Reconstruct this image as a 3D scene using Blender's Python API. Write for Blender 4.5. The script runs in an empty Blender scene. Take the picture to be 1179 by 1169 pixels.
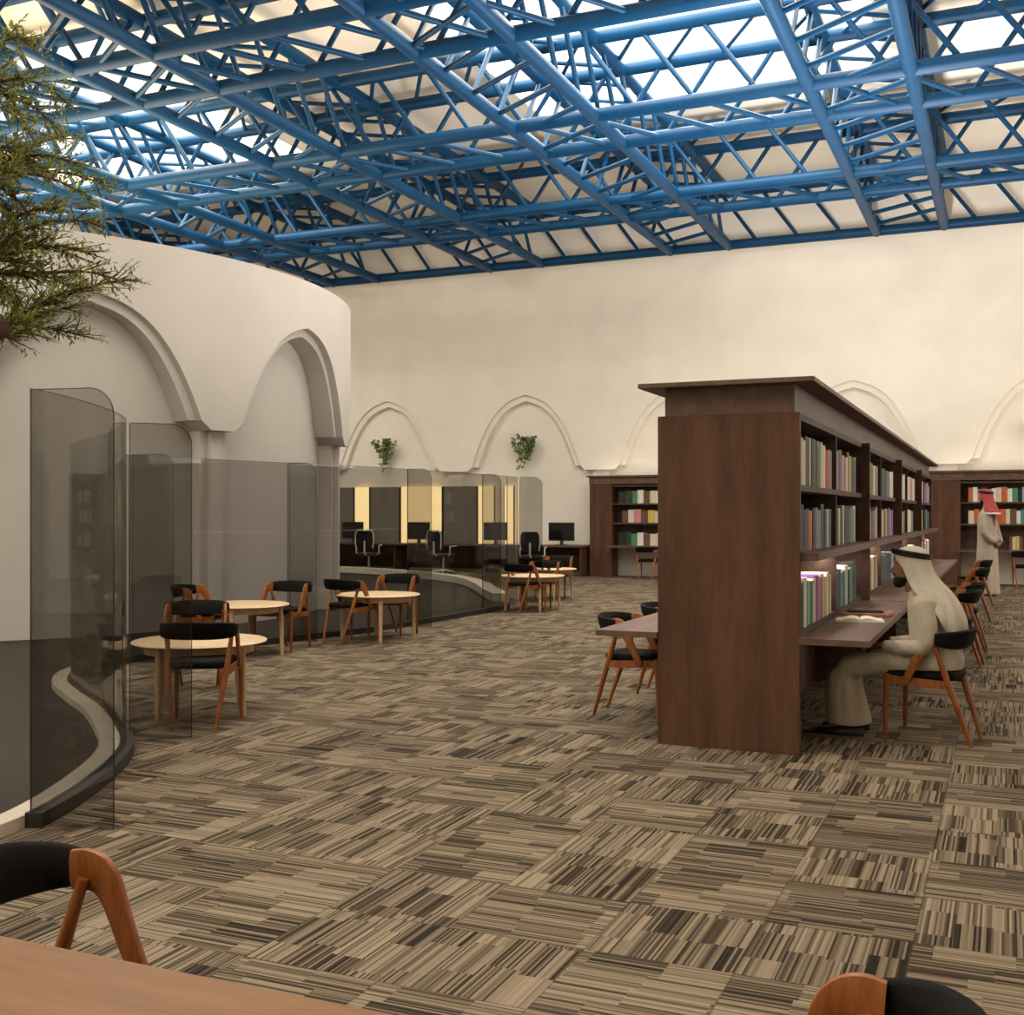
import bpy, bmesh, math, random
from mathutils import Vector, Matrix
R = math.radians
rnd = random.Random(7)
scene = bpy.context.scene
col = scene.collection
EYE = 1.45
YAW = R(23.5)
CA, SA = math.cos(YAW), math.sin(YAW)

# ------------------------------------------------------------------ helpers
class MB:
    """collects faces for ONE mesh"""
    def __init__(s):
        s.v = []; s.f = []; s.m = []; s.uv = None
    def add(s, vs, fs, mi=0):
        o = len(s.v); s.v += [tuple(p) for p in vs]
        for f in fs:
            s.f.append(tuple(i + o for i in f)); s.m.append(mi)
    def box(s, x0, x1, y0, y1, z0, z1, mi=0):
        s.add([(x0,y0,z0),(x1,y0,z0),(x1,y1,z0),(x0,y1,z0),(x0,y0,z1),(x1,y0,z1),(x1,y1,z1),(x0,y1,z1)],
              [(0,3,2,1),(4,5,6,7),(0,1,5,4),(1,2,6,5),(2,3,7,6),(3,0,4,7)], mi)
    def rings(s, rs, mi=0, cap=True, closed=False):
        n = len(rs[0]); vs = [p for r in rs for p in r]; fs = []
        k = len(rs)
        for a in range(k if closed else k - 1):
            b = (a + 1) % k
            for i in range(n):
                j = (i + 1) % n
                fs.append((a*n+i, a*n+j, b*n+j, b*n+i))
        if cap and not closed:
            fs.append(tuple(range(n-1, -1, -1))); fs.append(tuple((k-1)*n + i for i in range(n)))
        s.add(vs, fs, mi)
    def tube(s, pts, rad, n=8, mi=0, cap=True, flat=1.0, closed=False):
        pts = [Vector(p) for p in pts]; k = len(pts)
        if not hasattr(rad, '__len__'): rad = [rad] * k
        rs = []; prev = None
        for i, p in enumerate(pts):
            if closed: t = pts[(i+1) % k] - pts[i-1]
            else: t = pts[min(i+1, k-1)] - pts[max(i-1, 0)]
            t.normalize()
            if prev is None:
                up = Vector((0,0,1)) if abs(t.z) < .9 else Vector((1,0,0))
                a = t.cross(up).normalized()
            else:
                a = (prev - t * prev.dot(t)).normalized()
            prev = a; b = t.cross(a)
            rs.append([p + (a*math.cos(2*math.pi*j/n) + b*math.sin(2*math.pi*j/n)*flat)*rad[i] for j in range(n)])
        s.rings(rs, mi, cap, closed)
    def lathe(s, prof, n=32, c=(0,0), mi=0):
        rs = [[(c[0]+r*math.cos(2*math.pi*j/n), c[1]+r*math.sin(2*math.pi*j/n), z) for j in range(n)] for r, z in prof]
        s.rings(rs, mi)
    def ell(s, c, r, n=12, m=8, mi=0):
        rs = []
        for i in range(1, m):
            a = math.pi*i/m - math.pi/2
            rs.append([(c[0]+r[0]*math.cos(a)*math.cos(2*math.pi*j/n), c[1]+r[1]*math.cos(a)*math.sin(2*math.pi*j/n), c[2]+r[2]*math.sin(a)) for j in range(n)])
        s.rings(rs, mi)
    def prism(s, poly, z0, z1, mi=0):
        s.rings([[(x,y,z0) for x,y in poly], [(x,y,z1) for x,y in poly]], mi)
    def cushion(s, poly, z0, z1, bev, mi=0, crown=0.0):
        cx = sum(p[0] for p in poly)/len(poly); cy = sum(p[1] for p in poly)/len(poly)
        def sc(f, z):
            out = []
            for x, y in poly:
                d = math.hypot(x-cx, y-cy) or 1; k = max(0, (d-f)/d)
                out.append((cx+(x-cx)*k, cy+(y-cy)*k, z))
            return out
        rs = [sc(bev, z0), sc(bev*.3, z0+bev*.3), sc(0, z0+bev), sc(0, z1-bev), sc(bev*.3, z1-bev*.3), sc(bev, z1)]
        if crown: rs += [sc(bev*3, z1+crown*.6), sc(bev*7, z1+crown)]
        s.rings(rs, mi)
    def mesh(s, name, mats):
        me = bpy.data.meshes.new(name); me.from_pydata(s.v, [], s.f)
        for m in (mats if isinstance(mats, (list, tuple)) else [mats]): me.materials.append(m)
        if len(set(s.m)) > 1: me.polygons.foreach_set('material_index', s.m)
        me.update(); return me
    def build(s, name, mats, parent=None, smooth=0, loc=None):
        me = s.mesh(name, mats)
        bm = bmesh.new(); bm.from_mesh(me); bmesh.ops.recalc_face_normals(bm, faces=bm.faces)
        if smooth:
            for f in bm.faces: f.smooth = True
            for e in bm.edges:
                if len(e.link_faces) == 2 and e.calc_face_angle(0) > R(smooth): e.smooth = False
        bm.to_mesh(me); bm.free()
        return link(name, me, parent, loc)

def link(name, me, parent=None, loc=None):
    o = bpy.data.objects.new(name, me); col.objects.link(o)
    if parent: o.parent = parent
    if loc: o.location = loc
    return o
def thing(name, label, cat, loc=(0,0,0), rz=0, group=None):
    o = bpy.data.objects.new(name, None); col.objects.link(o)
    o.empty_display_size = .1
    o.location = loc; o.rotation_euler = (0,0,rz)
    return tag(o, label, cat, group)
def tag(o, label, cat, group=None):
    o['label'] = label; o['category'] = cat
    if group: o['group'] = group
    return o
def struct(o):
    o['kind'] = 'structure'; return o
def dup(root, loc, rz, label, group=None):
    r = root.copy(); col.objects.link(r); r.location = loc; r.rotation_euler = (0,0,rz); r['label'] = label
    if group: r['group'] = group
    for ch in list(root.children):
        c = ch.copy(); col.objects.link(c); c.parent = r
        for g in list(ch.children):
            d = g.copy(); col.objects.link(d); d.parent = c
    return r
def rrect(x0, x1, y0, y1, r, n=5):
    out = []
    for cx, cy, a in ((x1-r,y1-r,0),(x0+r,y1-r,90),(x0+r,y0+r,180),(x1-r,y0+r,270)):
        for i in range(n+1):
            t = R(a + 90*i/n); out.append((cx+r*math.cos(t), cy+r*math.sin(t)))
    return out
ORD = ['first','second','third','fourth','fifth','sixth','seventh','eighth','ninth','tenth','eleventh','twelfth','thirteenth',
       'fourteenth','fifteenth','sixteenth','seventeenth','eighteenth','nineteenth','twentieth']

# ------------------------------------------------------------------ materials
def mat(name, base, rough=.6, spec=.5, metal=0):
    m = bpy.data.materials.new(name); m.use_nodes = True
    b = m.node_tree.nodes['Principled BSDF']
    b.inputs['Base Color'].default_value = (*base, 1); b.inputs['Roughness'].default_value = rough
    b.inputs['Specular IOR Level'].default_value = spec; b.inputs['Metallic'].default_value = metal
    return m
class NT:
    def __init__(s, m): s.t = m.node_tree; s.b = s.t.nodes['Principled BSDF']; s.out = s.t.nodes['Material Output']
    def n(s, typ, **kw):
        x = s.t.nodes.new(typ)
        for k, v in kw.items(): setattr(x, k, v)
        return x
    def l(s, a, b): s.t.links.new(a, b)
    def math(s, op, a, b=None):
        x = s.n('ShaderNodeMath', operation=op)
        for i, v in enumerate((a, b)):
            if v is None: continue
            if isinstance(v, (int, float)): x.inputs[i].default_value = v
            else: s.l(v, x.inputs[i])
        return x.outputs[0]
    def ramp(s, fac, stops):
        x = s.n('ShaderNodeValToRGB'); e = x.color_ramp.elements
        while len(e) < len(stops): e.new(.5)
        for i, (p, c) in enumerate(stops): e[i].position = p; e[i].color = (*c, 1)
        s.l(fac, x.inputs[0]); return x.outputs[0]
    def bump(s, h, strength, dist=.01):
        x = s.n('ShaderNodeBump'); x.inputs['Strength'].default_value = strength; x.inputs['Distance'].default_value = dist
        s.l(h, x.inputs['Height']); s.l(x.outputs[0], s.b.inputs['Normal'])
def noise(nt, scale, vec=(1,1,1), detail=4, coord='Object', rough=.55):
    tc = nt.n('ShaderNodeTexCoord'); mp = nt.n('ShaderNodeMapping'); mp.inputs['Scale'].default_value = vec
    nt.l(tc.outputs[coord], mp.inputs[0]); x = nt.n('ShaderNodeTexNoise')
    x.inputs['Scale'].default_value = scale; x.inputs['Detail'].default_value = detail; x.inputs['Roughness'].default_value = rough
    nt.l(mp.outputs[0], x.inputs['Vector']); return x.outputs['Fac']
def wood(name, dark, mid, light, vec, scale=6, rough=.45, spec=.4):
    m = mat(name, mid, rough, spec); nt = NT(m)
    f = noise(nt, scale, vec, 6); g = noise(nt, scale*4, vec, 3)
    mixed = nt.math('ADD', nt.math('MULTIPLY', f, .75), nt.math('MULTIPLY', g, .25))
    nt.l(nt.ramp(mixed, [(.3, dark), (.5, mid), (.68, light)]), nt.b.inputs['Base Color'])
    nt.bump(g, .08, .004); return m
def plaster(name, c, amt=.04):
    m = mat(name, c, .85, .2); nt = NT(m); f = noise(nt, 1.3, (1,1,1), 5)
    nt.l(nt.ramp(f, [(.3, tuple(x*(1-amt) for x in c)), (.7, tuple(min(1, x*(1+amt)) for x in c))]), nt.b.inputs['Base Color'])
    return m

M = {}
M['wall'] = plaster('cream_plaster', (.84,.775,.675))
M['drum'] = plaster('grey_plaster', (.485,.445,.40))
M['ceil'] = plaster('ceiling_panel', (.84,.765,.655), .03)
M['blue'] = mat('blue_steel', (.012,.105,.30), .45, .22)
nt = NT(M['blue']); nt.l(nt.ramp(noise(nt, 3, (1,1,1), 4), [(.3,(.0012,.037,.098)),(.7,(.0016,.047,.121))]), nt.b.inputs['Base Color'])
M['walnut'] = wood('dark_walnut', (.062,.026,.0135), (.092,.041,.022), (.118,.056,.031), (2.2,2.2,.28), 3.0, .6, .22)
M['walnut_h'] = wood('dark_walnut_flat', (.075,.040,.028), (.115,.062,.043), (.155,.088,.062), (2.5,.35,2.5), 3.5, .5, .3)
M['shelfwood'] = wood('shelf_walnut', (.052,.030,.021), (.08,.047,.034), (.11,.066,.048), (2.5,.35,2.5), 3.5, .6, .2)
M['desk'] = wood('brown_table_wood', (.150,.064,.021), (.195,.087,.029), (.235,.110,.040), (.35,2.6,2.6), 4, .42)
M['teak'] = wood('orange_teak', (.15,.040,.008), (.25,.074,.015), (.32,.108,.025), (3,3,.6), 9, .38)
M['pale'] = wood('pale_maple', (.56,.39,.22), (.66,.48,.285), (.72,.54,.335), (.5,3,3), 6, .4)
M['paleleg'] = wood('pale_maple_leg', (.42,.28,.16), (.50,.345,.20), (.56,.39,.24), (3,3,.4), 6, .45)
M['black'] = mat('black_upholstery', (.007,.006,.0055), .8, .12)
nt = NT(M['black']); nt.bump(noise(nt, 160, (1,1,1), 2), .12, .002)
M['blackplastic'] = mat('black_plastic', (.012,.012,.013), .35, .4)
M['screen'] = mat('dark_screen', (.006,.007,.008), .12, .5)
M['whiteplastic'] = mat('white_plastic', (.62,.61,.58), .35, .4)
M['chrome'] = mat('chrome', (.7,.7,.7), .25, .5, 1)
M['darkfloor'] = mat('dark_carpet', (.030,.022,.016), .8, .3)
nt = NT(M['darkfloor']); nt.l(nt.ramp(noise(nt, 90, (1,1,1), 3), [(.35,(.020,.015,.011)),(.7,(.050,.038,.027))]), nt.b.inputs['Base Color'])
M['kerbtop'] = mat('cream_kerb', (.60,.53,.43), .6, .3)
M['kerbdark'] = mat('dark_kerb', (.022,.019,.016), .5, .4)
M['edge'] = mat('glass_edge', (.02,.022,.022), .25, .5)
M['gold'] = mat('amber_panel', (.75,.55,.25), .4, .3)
nt = NT(M['gold']); nt.b.inputs['Emission Color'].default_value = (1,.74,.36,1); nt.b.inputs['Emission Strength'].default_value = 1.0  # emission imitates the amber glow in the smoked glass
M['slate'] = mat('grey_panelling', (.20,.175,.145), .6, .3)  # stand-in for the dark bands between the amber glow
M['led'] = mat('shelf_light_strip', (1,1,1), .4)
nt = NT(M['led']); nt.b.inputs['Emission Color'].default_value = (1,.84,.74,1); nt.b.inputs['Emission Strength'].default_value = 6
M['paper'] = mat('page_paper', (.72,.68,.58), .8, .2)
M['skin'] = mat('skin', (.23,.105,.058), .55, .4)
M['beard'] = mat('beard', (.012,.008,.006), .8, .2)
M['eye'] = mat('eye', (.25,.23,.2), .3)
def cloth(name, c):
    m = mat(name, c, .85, .15); nt = NT(m)
    nt.l(nt.ramp(noise(nt, 6, (1,1,.4), 4), [(.3, tuple(x*.9 for x in c)), (.7, tuple(x*1.05 for x in c))]), nt.b.inputs['Base Color'])
    nt.bump(noise(nt, 9, (1,1,.35), 3), .6, .05); return m
M['thobe'] = cloth('cream_cloth', (.46,.40,.31))
M['thobe2'] = cloth('beige_cloth', (.40,.345,.27))
M['ghutra'] = cloth('white_headcloth', (.54,.49,.40))
M['shoe'] = mat('black_shoe', (.01,.009,.008), .4, .4)
M['cord'] = mat('black_cord', (.008,.008,.008), .6, .3)
m = mat('red_checked_headcloth', (.5,.05,.05), .85, .15); nt = NT(m)
tc = nt.n('ShaderNodeTexCoord'); ck = nt.n('ShaderNodeTexChecker'); ck.inputs['Scale'].default_value = 55
ck.inputs['Color1'].default_value = (.32,.018,.025,1); ck.inputs['Color2'].default_value = (.42,.12,.12,1)
nt.l(tc.outputs['Object'], ck.inputs['Vector']); nt.l(ck.outputs['Color'], nt.b.inputs['Base Color']); M['shemagh'] = m
M['fringe'] = mat('headcloth_border', (.62,.55,.48), .85, .15)
M['leaf'] = mat('ivy_leaf', (.045,.085,.016), .5, .4)
nt = NT(M['leaf']); nt.l(nt.ramp(noise(nt, 14, (1,1,1), 2), [(.3,(.045,.085,.015)),(.7,(.16,.22,.05))]), nt.b.inputs['Base Color'])
M['treeleaf'] = mat('tree_leaf', (.09,.10,.018), .5, .4)
nt = NT(M['treeleaf']); nt.l(nt.ramp(noise(nt, 9, (1,1,1), 3), [(.3,(.08,.12,.02)),(.55,(.24,.25,.05)),(.75,(.40,.34,.09))]), nt.b.inputs['Base Color'])
tl = nt.n('ShaderNodeBsdfTranslucent'); nt.l(nt.b.inputs['Base Color'].links[0].from_socket, tl.inputs[0])
mxl = nt.n('ShaderNodeMixShader'); mxl.inputs[0].default_value = .4; nt.l(nt.b.outputs[0], mxl.inputs[1]); nt.l(tl.outputs[0], mxl.inputs[2]); nt.l(mxl.outputs[0], nt.out.inputs[0])
M['bark'] = wood('bark', (.03,.016,.008), (.07,.038,.018), (.11,.06,.03), (1,1,.3), 12, .8)
M['pot'] = mat('planter', (.05,.045,.04), .6)
M['skyglass'] = bpy.data.materials.new('skylight_glass'); M['skyglass'].use_nodes = True
t = M['skyglass'].node_tree; t.nodes.remove(t.nodes['Principled BSDF'])
tr = t.nodes.new('ShaderNodeBsdfTransparent'); tr.inputs[0].default_value = (.97,.98,.96,1)
gl = t.nodes.new('ShaderNodeBsdfGlossy'); gl.inputs['Roughness'].default_value = .05
mx = t.nodes.new('ShaderNodeMixShader'); mx.inputs[0].default_value = .04
t.links.new(tr.outputs[0], mx.inputs[1]); t.links.new(gl.outputs[0], mx.inputs[2]); t.links.new(mx.outputs[0], t.nodes['Material Output'].inputs[0])
M['smoke'] = bpy.data.materials.new('smoked_glass'); M['smoke'].use_nodes = True
t = M['smoke'].node_tree; t.nodes.remove(t.nodes['Principled BSDF'])
tr = t.nodes.new('ShaderNodeBsdfTransparent'); tr.inputs[0].default_value = (.74,.735,.725,1)
gl = t.nodes.new('ShaderNodeBsdfGlossy'); gl.inputs['Roughness'].default_value = .02; gl.inputs[0].default_value = (.9,.9,.9,1)
lw = t.nodes.new('ShaderNodeLayerWeight'); lw.inputs[0].default_value = .5
pw = t.nodes.new('ShaderNodeMath'); pw.operation = 'POWER'; pw.inputs[1].default_value = 4.5; t.links.new(lw.outputs['Facing'], pw.inputs[0])
ma = t.nodes.new('ShaderNodeMath'); ma.operation = 'MULTIPLY_ADD'; ma.inputs[1].default_value = .55; ma.inputs[2].default_value = .025; t.links.new(pw.outputs[0], ma.inputs[0])
mx = t.nodes.new('ShaderNodeMixShader'); t.links.new(ma.outputs[0], mx.inputs[0])
t.links.new(tr.outputs[0], mx.inputs[1]); t.links.new(gl.outputs[0], mx.inputs[2]); t.links.new(mx.outputs[0], t.nodes['Material Output'].inputs[0])

# carpet: UV carries the tile id in its whole part, the place inside the tile in its fraction
m = mat('striped_carpet', (.2,.16,.12), .95, .1); nt = NT(m); M['carpet'] = m
uv = nt.n('ShaderNodeUVMap'); sp = nt.n('ShaderNodeSeparateXYZ'); nt.l(uv.outputs[0], sp.inputs[0])
U, V = sp.outputs[0], sp.outputs[1]
fu, fv = nt.math('FRACT', U), nt.math('FRACT', V); iu, iv = nt.math('FLOOR', U), nt.math('FLOOR', V)
def wn(x, y, z):
    c = nt.n('ShaderNodeCombineXYZ')
    for i, k in enumerate((x, y, z)):
        if isinstance(k, (int, float)): c.inputs[i].default_value = k
        else: nt.l(k, c.inputs[i])
    w = nt.n('ShaderNodeTexWhiteNoise', noise_dimensions='3D'); nt.l(c.outputs[0], w.inputs[0]); return w.outputs['Value']
tid = nt.math('ADD', nt.math('MULTIPLY', iu, 37.0), iv)
cb = nt.math('FLOOR', nt.math('MULTIPLY', fu, 4.0))
h1 = wn(tid, cb, 3.3)
rb = nt.math('FLOOR', nt.math('ADD', nt.math('MULTIPLY', fv, 2.0), h1))
blk = wn(tid, nt.math('ADD', nt.math('MULTIPLY', cb, 9.0), rb), 1.7)
si = nt.math('FLOOR', nt.math('MULTIPLY', fu, 62.0))
st = wn(tid, nt.math('ADD', si, nt.math('MULTIPLY', rb, 61.0)), 5.1)
ln = wn(iv, nt.math('ADD', si, nt.math('MULTIPLY', iu, 53.0)), 8.2)
val = nt.math('ADD', nt.math('ADD', nt.math('MULTIPLY', st, .52), nt.math('MULTIPLY', blk, .30)), nt.math('MULTIPLY', ln, .18))
cc = nt.ramp(val, [(.18,(.018,.013,.009)), (.36,(.062,.046,.030)), (.52,(.155,.117,.078)), (.84,(.275,.212,.146))])
def edge(f): return nt.math('LESS_THAN', nt.math('MINIMUM', f, nt.math('SUBTRACT', 1.0, f)), .010)
ed = nt.math('MAXIMUM', edge(fu), edge(fv))
mixc = nt.n('ShaderNodeMix', data_type='RGBA'); nt.l(nt.math('MULTIPLY', ed, .4), mixc.inputs[0]); nt.l(cc, mixc.inputs[6]); mixc.inputs[7].default_value = (.03,.024,.018,1)
nt.l(mixc.outputs[2], nt.b.inputs['Base Color'])

# ------------------------------------------------------------------ room shell
XL, XR, YN, YB = -20.5, 8.0, -7.0, 25.6
ZC = 8.86
TX0, TY0 = -.29, 4.07
CARP = {}
for k in ((-1,1),(-2,-1),(-1,-1),(0,0),(1,0),(0,2),(1,2),(0,3),(1,3),(0,5),(1,5),(-2,2),(-1,4),(-2,4),(-3,0),(-3,1),(-6,0),(-5,0),(-6,1),(-5,1),(-6,-2),(-7,-1),(-5,-3),(-6,-3),(-4,-1),(-4,-2),(-3,-2),(-7,2),(-6,2),(-8,2),(-4,2),(-8,4),(-9,3),(-6,4),(-4,3),(-3,3),(-3,5),(-5,4),(-4,5)): CARP[k] = True
for k in ((-5,-2),(-5,-1),(-6,-1),(-4,-3),(-3,-3),(-3,-1),(-2,-2),(-1,-2),(-2,0),(-2,1),(-1,0),(-7,0),(-7,1),(-8,0),(-8,1),(-4,0),(-4,1),(-5,2),(-5,3),(-6,3),(-7,3),(-8,3),(-3,2),(-1,2),(-1,3),(-2,3),(-3,4),(-4,4),(0,4),(1,4),(0,6),(1,1),(0,1),(0,-1),(1,-1)): CARP[k] = False
def is_v(i, j):
    if (i, j) in CARP: return CARP[(i, j)]
    return rnd.random() < .47
mb = MB(); uvs = []
i0, i1 = int((XL-TX0)/.5)-1, int((XR-TX0)/.5)+1
j0, j1 = int((YN-TY0)/.5)-1, int((YB+.3-TY0)/.5)+1
for i in range(i0, i1+1):
    for j in range(j0, j1+1):
        x0, x1 = max(XL, TX0+.5*i), min(XR, TX0+.5*i+.5); y0, y1 = max(YN, TY0+.5*j), min(YB+.3, TY0+.5*j+.5)
        if x1-x0 < .01 or y1-y0 < .01: continue
        v = is_v(i, j); a, b = rnd.randint(1, 60), rnd.randint(1, 60)
        mb.add([(x0,y0,0),(x1,y0,0),(x1,y1,0),(x0,y1,0)], [(0,1,2,3)])
        for x, y in ((x0,y0),(x1,y0),(x1,y1),(x0,y1)):
            u, w = (x-TX0-.5*i)/.5, (y-TY0-.5*j)/.5
            u, w = min(.998, max(.002, u)), min(.998, max(.002, w))
            uvs.append((u+a, w+b) if v else (w+a, u+b))
me = mb.mesh('floor', M['carpet']); ul = me.uv_layers.new(name='UVMap')
for k, p in enumerate(uvs): ul.data[k].uv = p
struct(link('floor', me))

def catmull(P, n=8, closed=False):
    P = [Vector((*p, 0)) if len(p) == 2 else Vector(p) for p in P]; out = []
    for i in range(len(P)-1):
        a, b, c, d = P[max(i-1,0)], P[i], P[i+1], P[min(i+2,len(P)-1)]
        for k in range(n):
            t = k/n
            out.append(.5*((2*b)+(c-a)*t+(2*a-5*b+4*c-d)*t*t+(3*b-a-3*c+d)*t**3))
    return out + [P[-1]]
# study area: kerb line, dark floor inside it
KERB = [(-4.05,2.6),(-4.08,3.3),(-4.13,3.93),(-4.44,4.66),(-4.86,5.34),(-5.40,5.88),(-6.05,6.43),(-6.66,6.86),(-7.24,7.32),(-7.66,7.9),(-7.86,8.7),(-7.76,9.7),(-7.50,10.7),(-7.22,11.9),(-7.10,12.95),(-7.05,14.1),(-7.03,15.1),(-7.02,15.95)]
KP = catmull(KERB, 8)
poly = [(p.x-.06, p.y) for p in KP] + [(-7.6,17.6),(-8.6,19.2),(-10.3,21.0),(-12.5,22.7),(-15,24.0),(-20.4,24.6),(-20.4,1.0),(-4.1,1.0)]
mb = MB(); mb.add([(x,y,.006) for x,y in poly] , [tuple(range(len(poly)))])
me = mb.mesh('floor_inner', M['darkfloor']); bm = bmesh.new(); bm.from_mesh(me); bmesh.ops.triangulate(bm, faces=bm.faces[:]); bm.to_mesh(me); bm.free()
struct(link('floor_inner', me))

def arch_f(u, p=2.9): return 1-.2*u-.8*u**p
# back wall: recess plane at YB, thick skin in front with pointed arch openings from 2.5 up
AC = [-14.55+3.83*k for k in range(-1, 6)]
def arch_skin(xs_list, zfun, ztop, fmap, depth, mb, mi=0):
    """columns between successive x; fmap(x, off) -> (X,Y)"""
    for a, b in zip(xs_list[:-1], xs_list[1:]):
        za, zb = zfun(a+1e-6), zfun(b-1e-6)
        A0, B0 = fmap(a, 0), fmap(b, 0); A1, B1 = fmap(a, depth), fmap(b, depth)
        mb.add([(*A0,za),(*B0,zb),(*B0,ztop),(*A0,ztop),(*A1,za),(*B1,zb),(*B1,ztop),(*A1,ztop)],
               [(0,1,2,3),(0,4,5,1),(3,2,6,7),(0,3,7,4),(1,5,6,2),(4,7,6,5)], mi)
def profile(c, a_, zs, h, zled, zstep, wstep):
    def z(x):
        u = abs(x-c)/a_
        if u >= 1: return None
        return zs + h*arch_f(u)
    return z
def make_wall_fn(centers, a_, zs, h, zled, wstep):
    def f(x):
        best = zled
        for c in centers:
            u = abs(x-c)/a_
            if u < 1: return zs + h*arch_f(u)
            if abs(x-c) < a_ + wstep: best = zled + .12*(1-(abs(x-c)-a_)/wstep)
        return best
    return f
def samples(centers, a_, x0, x1, wstep):
    s = {x0, x1}
    for c in centers:
        for k in range(-22, 23):
            s.add(c + a_*math.sin(math.pi/2*k/22))
        s.add(c-a_-wstep); s.add(c+a_+wstep)
    s = sorted(x for x in s if x0 <= x <= x1)
    return [x for i, x in enumerate(s) if i == 0 or x - s[i-1] > 1e-5]
mb = MB()
mb.box(XL-.3, XR+.3, YB, YB+.3, 0, ZC+.4)
wf = make_wall_fn(AC, 1.42, 2.62, 1.72, 2.50, .12)
arch_skin(samples(AC, 1.42, XL, XR, .12), wf, ZC+.3, lambda x, o: (x, YB-.17+o), .17, mb)
for k in range(len(AC)-1):
    c = (AC[k]+AC[k+1])/2; mb.box(c-.2, c+.2, YB-.07, YB, 0, 2.5)
struct(mb.build('wall_back', M['wall']))
def rib(name, centers, a_, zs, h, fmap, off, width, drop, th, m, n=40):
    for c in centers:
        mb = MB(); rs = []
        for k in range(n+1):
            s_ = -1 + 2*k/n; u = math.sin(s_*math.pi/2); au = abs(u)
            x = c + a_*u; z = zs + h*arch_f(au)
            x2 = c + (a_-width)*u; z2 = zs + (h-drop)*arch_f(au)
            if k in (0, n): z = z2 = zs
            rs.append([(*fmap(x,off),z),(*fmap(x2,off),z2),(*fmap(x2,off+th),z2),(*fmap(x,off+th),z)])
        mb.rings(rs)
        # little end blocks of the moulding
        struct(mb.build(name, m))
rib('trim_back_arch', AC[1:], 1.425, 2.60, 1.74, lambda x, o: (x, YB-.17+o), .055, .14, .15, .115, M['wall'])

# other walls: left, right and behind the viewpoint; windows added for light
mb = MB(); mb.box(XL-.3, XL, YN, YB, 0, ZC+.4); struct(mb.build('wall_left', M['wall']))
def pierced(name, axis, at, a0, a1, holes, z0, z1):
    mb = MB(); xs = sorted({a0, a1, *[v for h in holes for v in h]})
    for p, q in zip(xs[:-1], xs[1:]):
        inside = any(h[0] <= p and q <= h[1] for h in holes)
        for za, zb in (((0,z0),(z1,ZC+.4)) if inside else ((0,ZC+.4),)):
            if axis == 'x': mb.box(at, at+.3, p, q, za, zb)
            else: mb.box(p, q, at, at+.3, za, zb)
    return struct(mb.build(name, M['wall']))
HR = [(19.0,23.6)]
pierced('wall_right', 'x', XR, YN, YB, HR, .9, 6.2)
HN = [(-18.5+5.2*k, -18.5+5.2*k+3.2) for k in range(2)]
pierced('wall_near', 'y', YN-.3, XL, XR, HN, .9, 6.2)
wi = 1
for a, b in HR:
    mb = MB(); mb.box(XR+.14, XR+.16, a, b, .9, 6.2); struct(mb.build('window_%d' % wi, M['skyglass'])); wi += 1  # unseen window, added to light the back wall from the right
for a, b in HN:
    mb = MB(); mb.box(a, b, YN-.16, YN-.14, .9, 6.2); struct(mb.build('window_%d' % wi, M['skyglass'])); wi += 1  # unseen windows, added to bring daylight in from behind

# drum (round room) on the left with pointed arches
DCX, DCY, DR = -14.35, 12.85, 5.5
def dmap(deg, o): 
    r = DR - o; return (DCX + r*math.cos(R(deg)), DCY + r*math.sin(R(deg)))
DC = [5-36*k for k in range(-3, 5)]
mb = MB()
wd = make_wall_fn(DC, 14.6, 2.62, 1.40, 2.49, 1.5)
ss = samples(DC, 14.6, -170, 130, 1.5)
fine = sorted(set(ss) | {x for x in [-170+1.5*k for k in range(201)] if all(abs(x-y) > .3 for y in ss)})
arch_skin(fine, wd, 4.67, dmap, .40, mb)
n = 96
inner = [dmap(-180+360*k/n, .40) for k in range(n)]
inner2 = [dmap(-180+360*k/n, .55) for k in range(n)]
mb.rings([[(x,y,0) for x,y in inner], [(x,y,4.67) for x,y in inner], [(x,y,4.67) for x,y in inner2], [(x,y,0) for x,y in inner2]], cap=False)
mb.add([(x,y,4.6) for x,y in inner], [tuple(range(n))])
for k in range(len(DC)):
    a = DC[k]-18
    q = [dmap(a-2.2, .40), dmap(a+2.2, .40), dmap(a+2.2, .20), dmap(a-2.2, .20)]
    mb.prism(q, 0, 2.49)
    q = [dmap(a-.9, .40), dmap(a+.9, .40), dmap(a+.9, .12), dmap(a-.9, .12)]
    mb.prism(q, 0, 2.49)
struct(mb.build('wall_round', M['drum']))
rib('trim_round_arch', [5, -31, -67], 14.65, 2.60, 1.43, dmap, .10, 1.35, .12, .30, M['drum'], 48)

# ceiling with skylight wells
SKX = [(-19.3,-13.2), (-7.95,-1.85)]
SKY = [(-5.0,1.0), (2.6,8.6), (13.85,20.0)]
mb = MB()
xs = sorted({XL, XR, *[v for p in SKX for v in p]}); ys = sorted({YN, YB, *[v for p in SKY for v in p]})
for a, b in zip(xs[:-1], xs[1:]):
    for c, d in zip(ys[:-1], ys[1:]):
        if (a, b) in SKX and (c, d) in SKY: continue
        mb.box(a, b, c, d, ZC, ZC+.35)
struct(mb.build('ceiling', M['ceil']))
for a, b in SKX:
    for c, d in SKY:
        mb = MB(); mb.box(a, b, c, d, ZC+.28, ZC+.30); struct(mb.build('window_%d' % wi, M['skyglass'])); wi += 1

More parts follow.
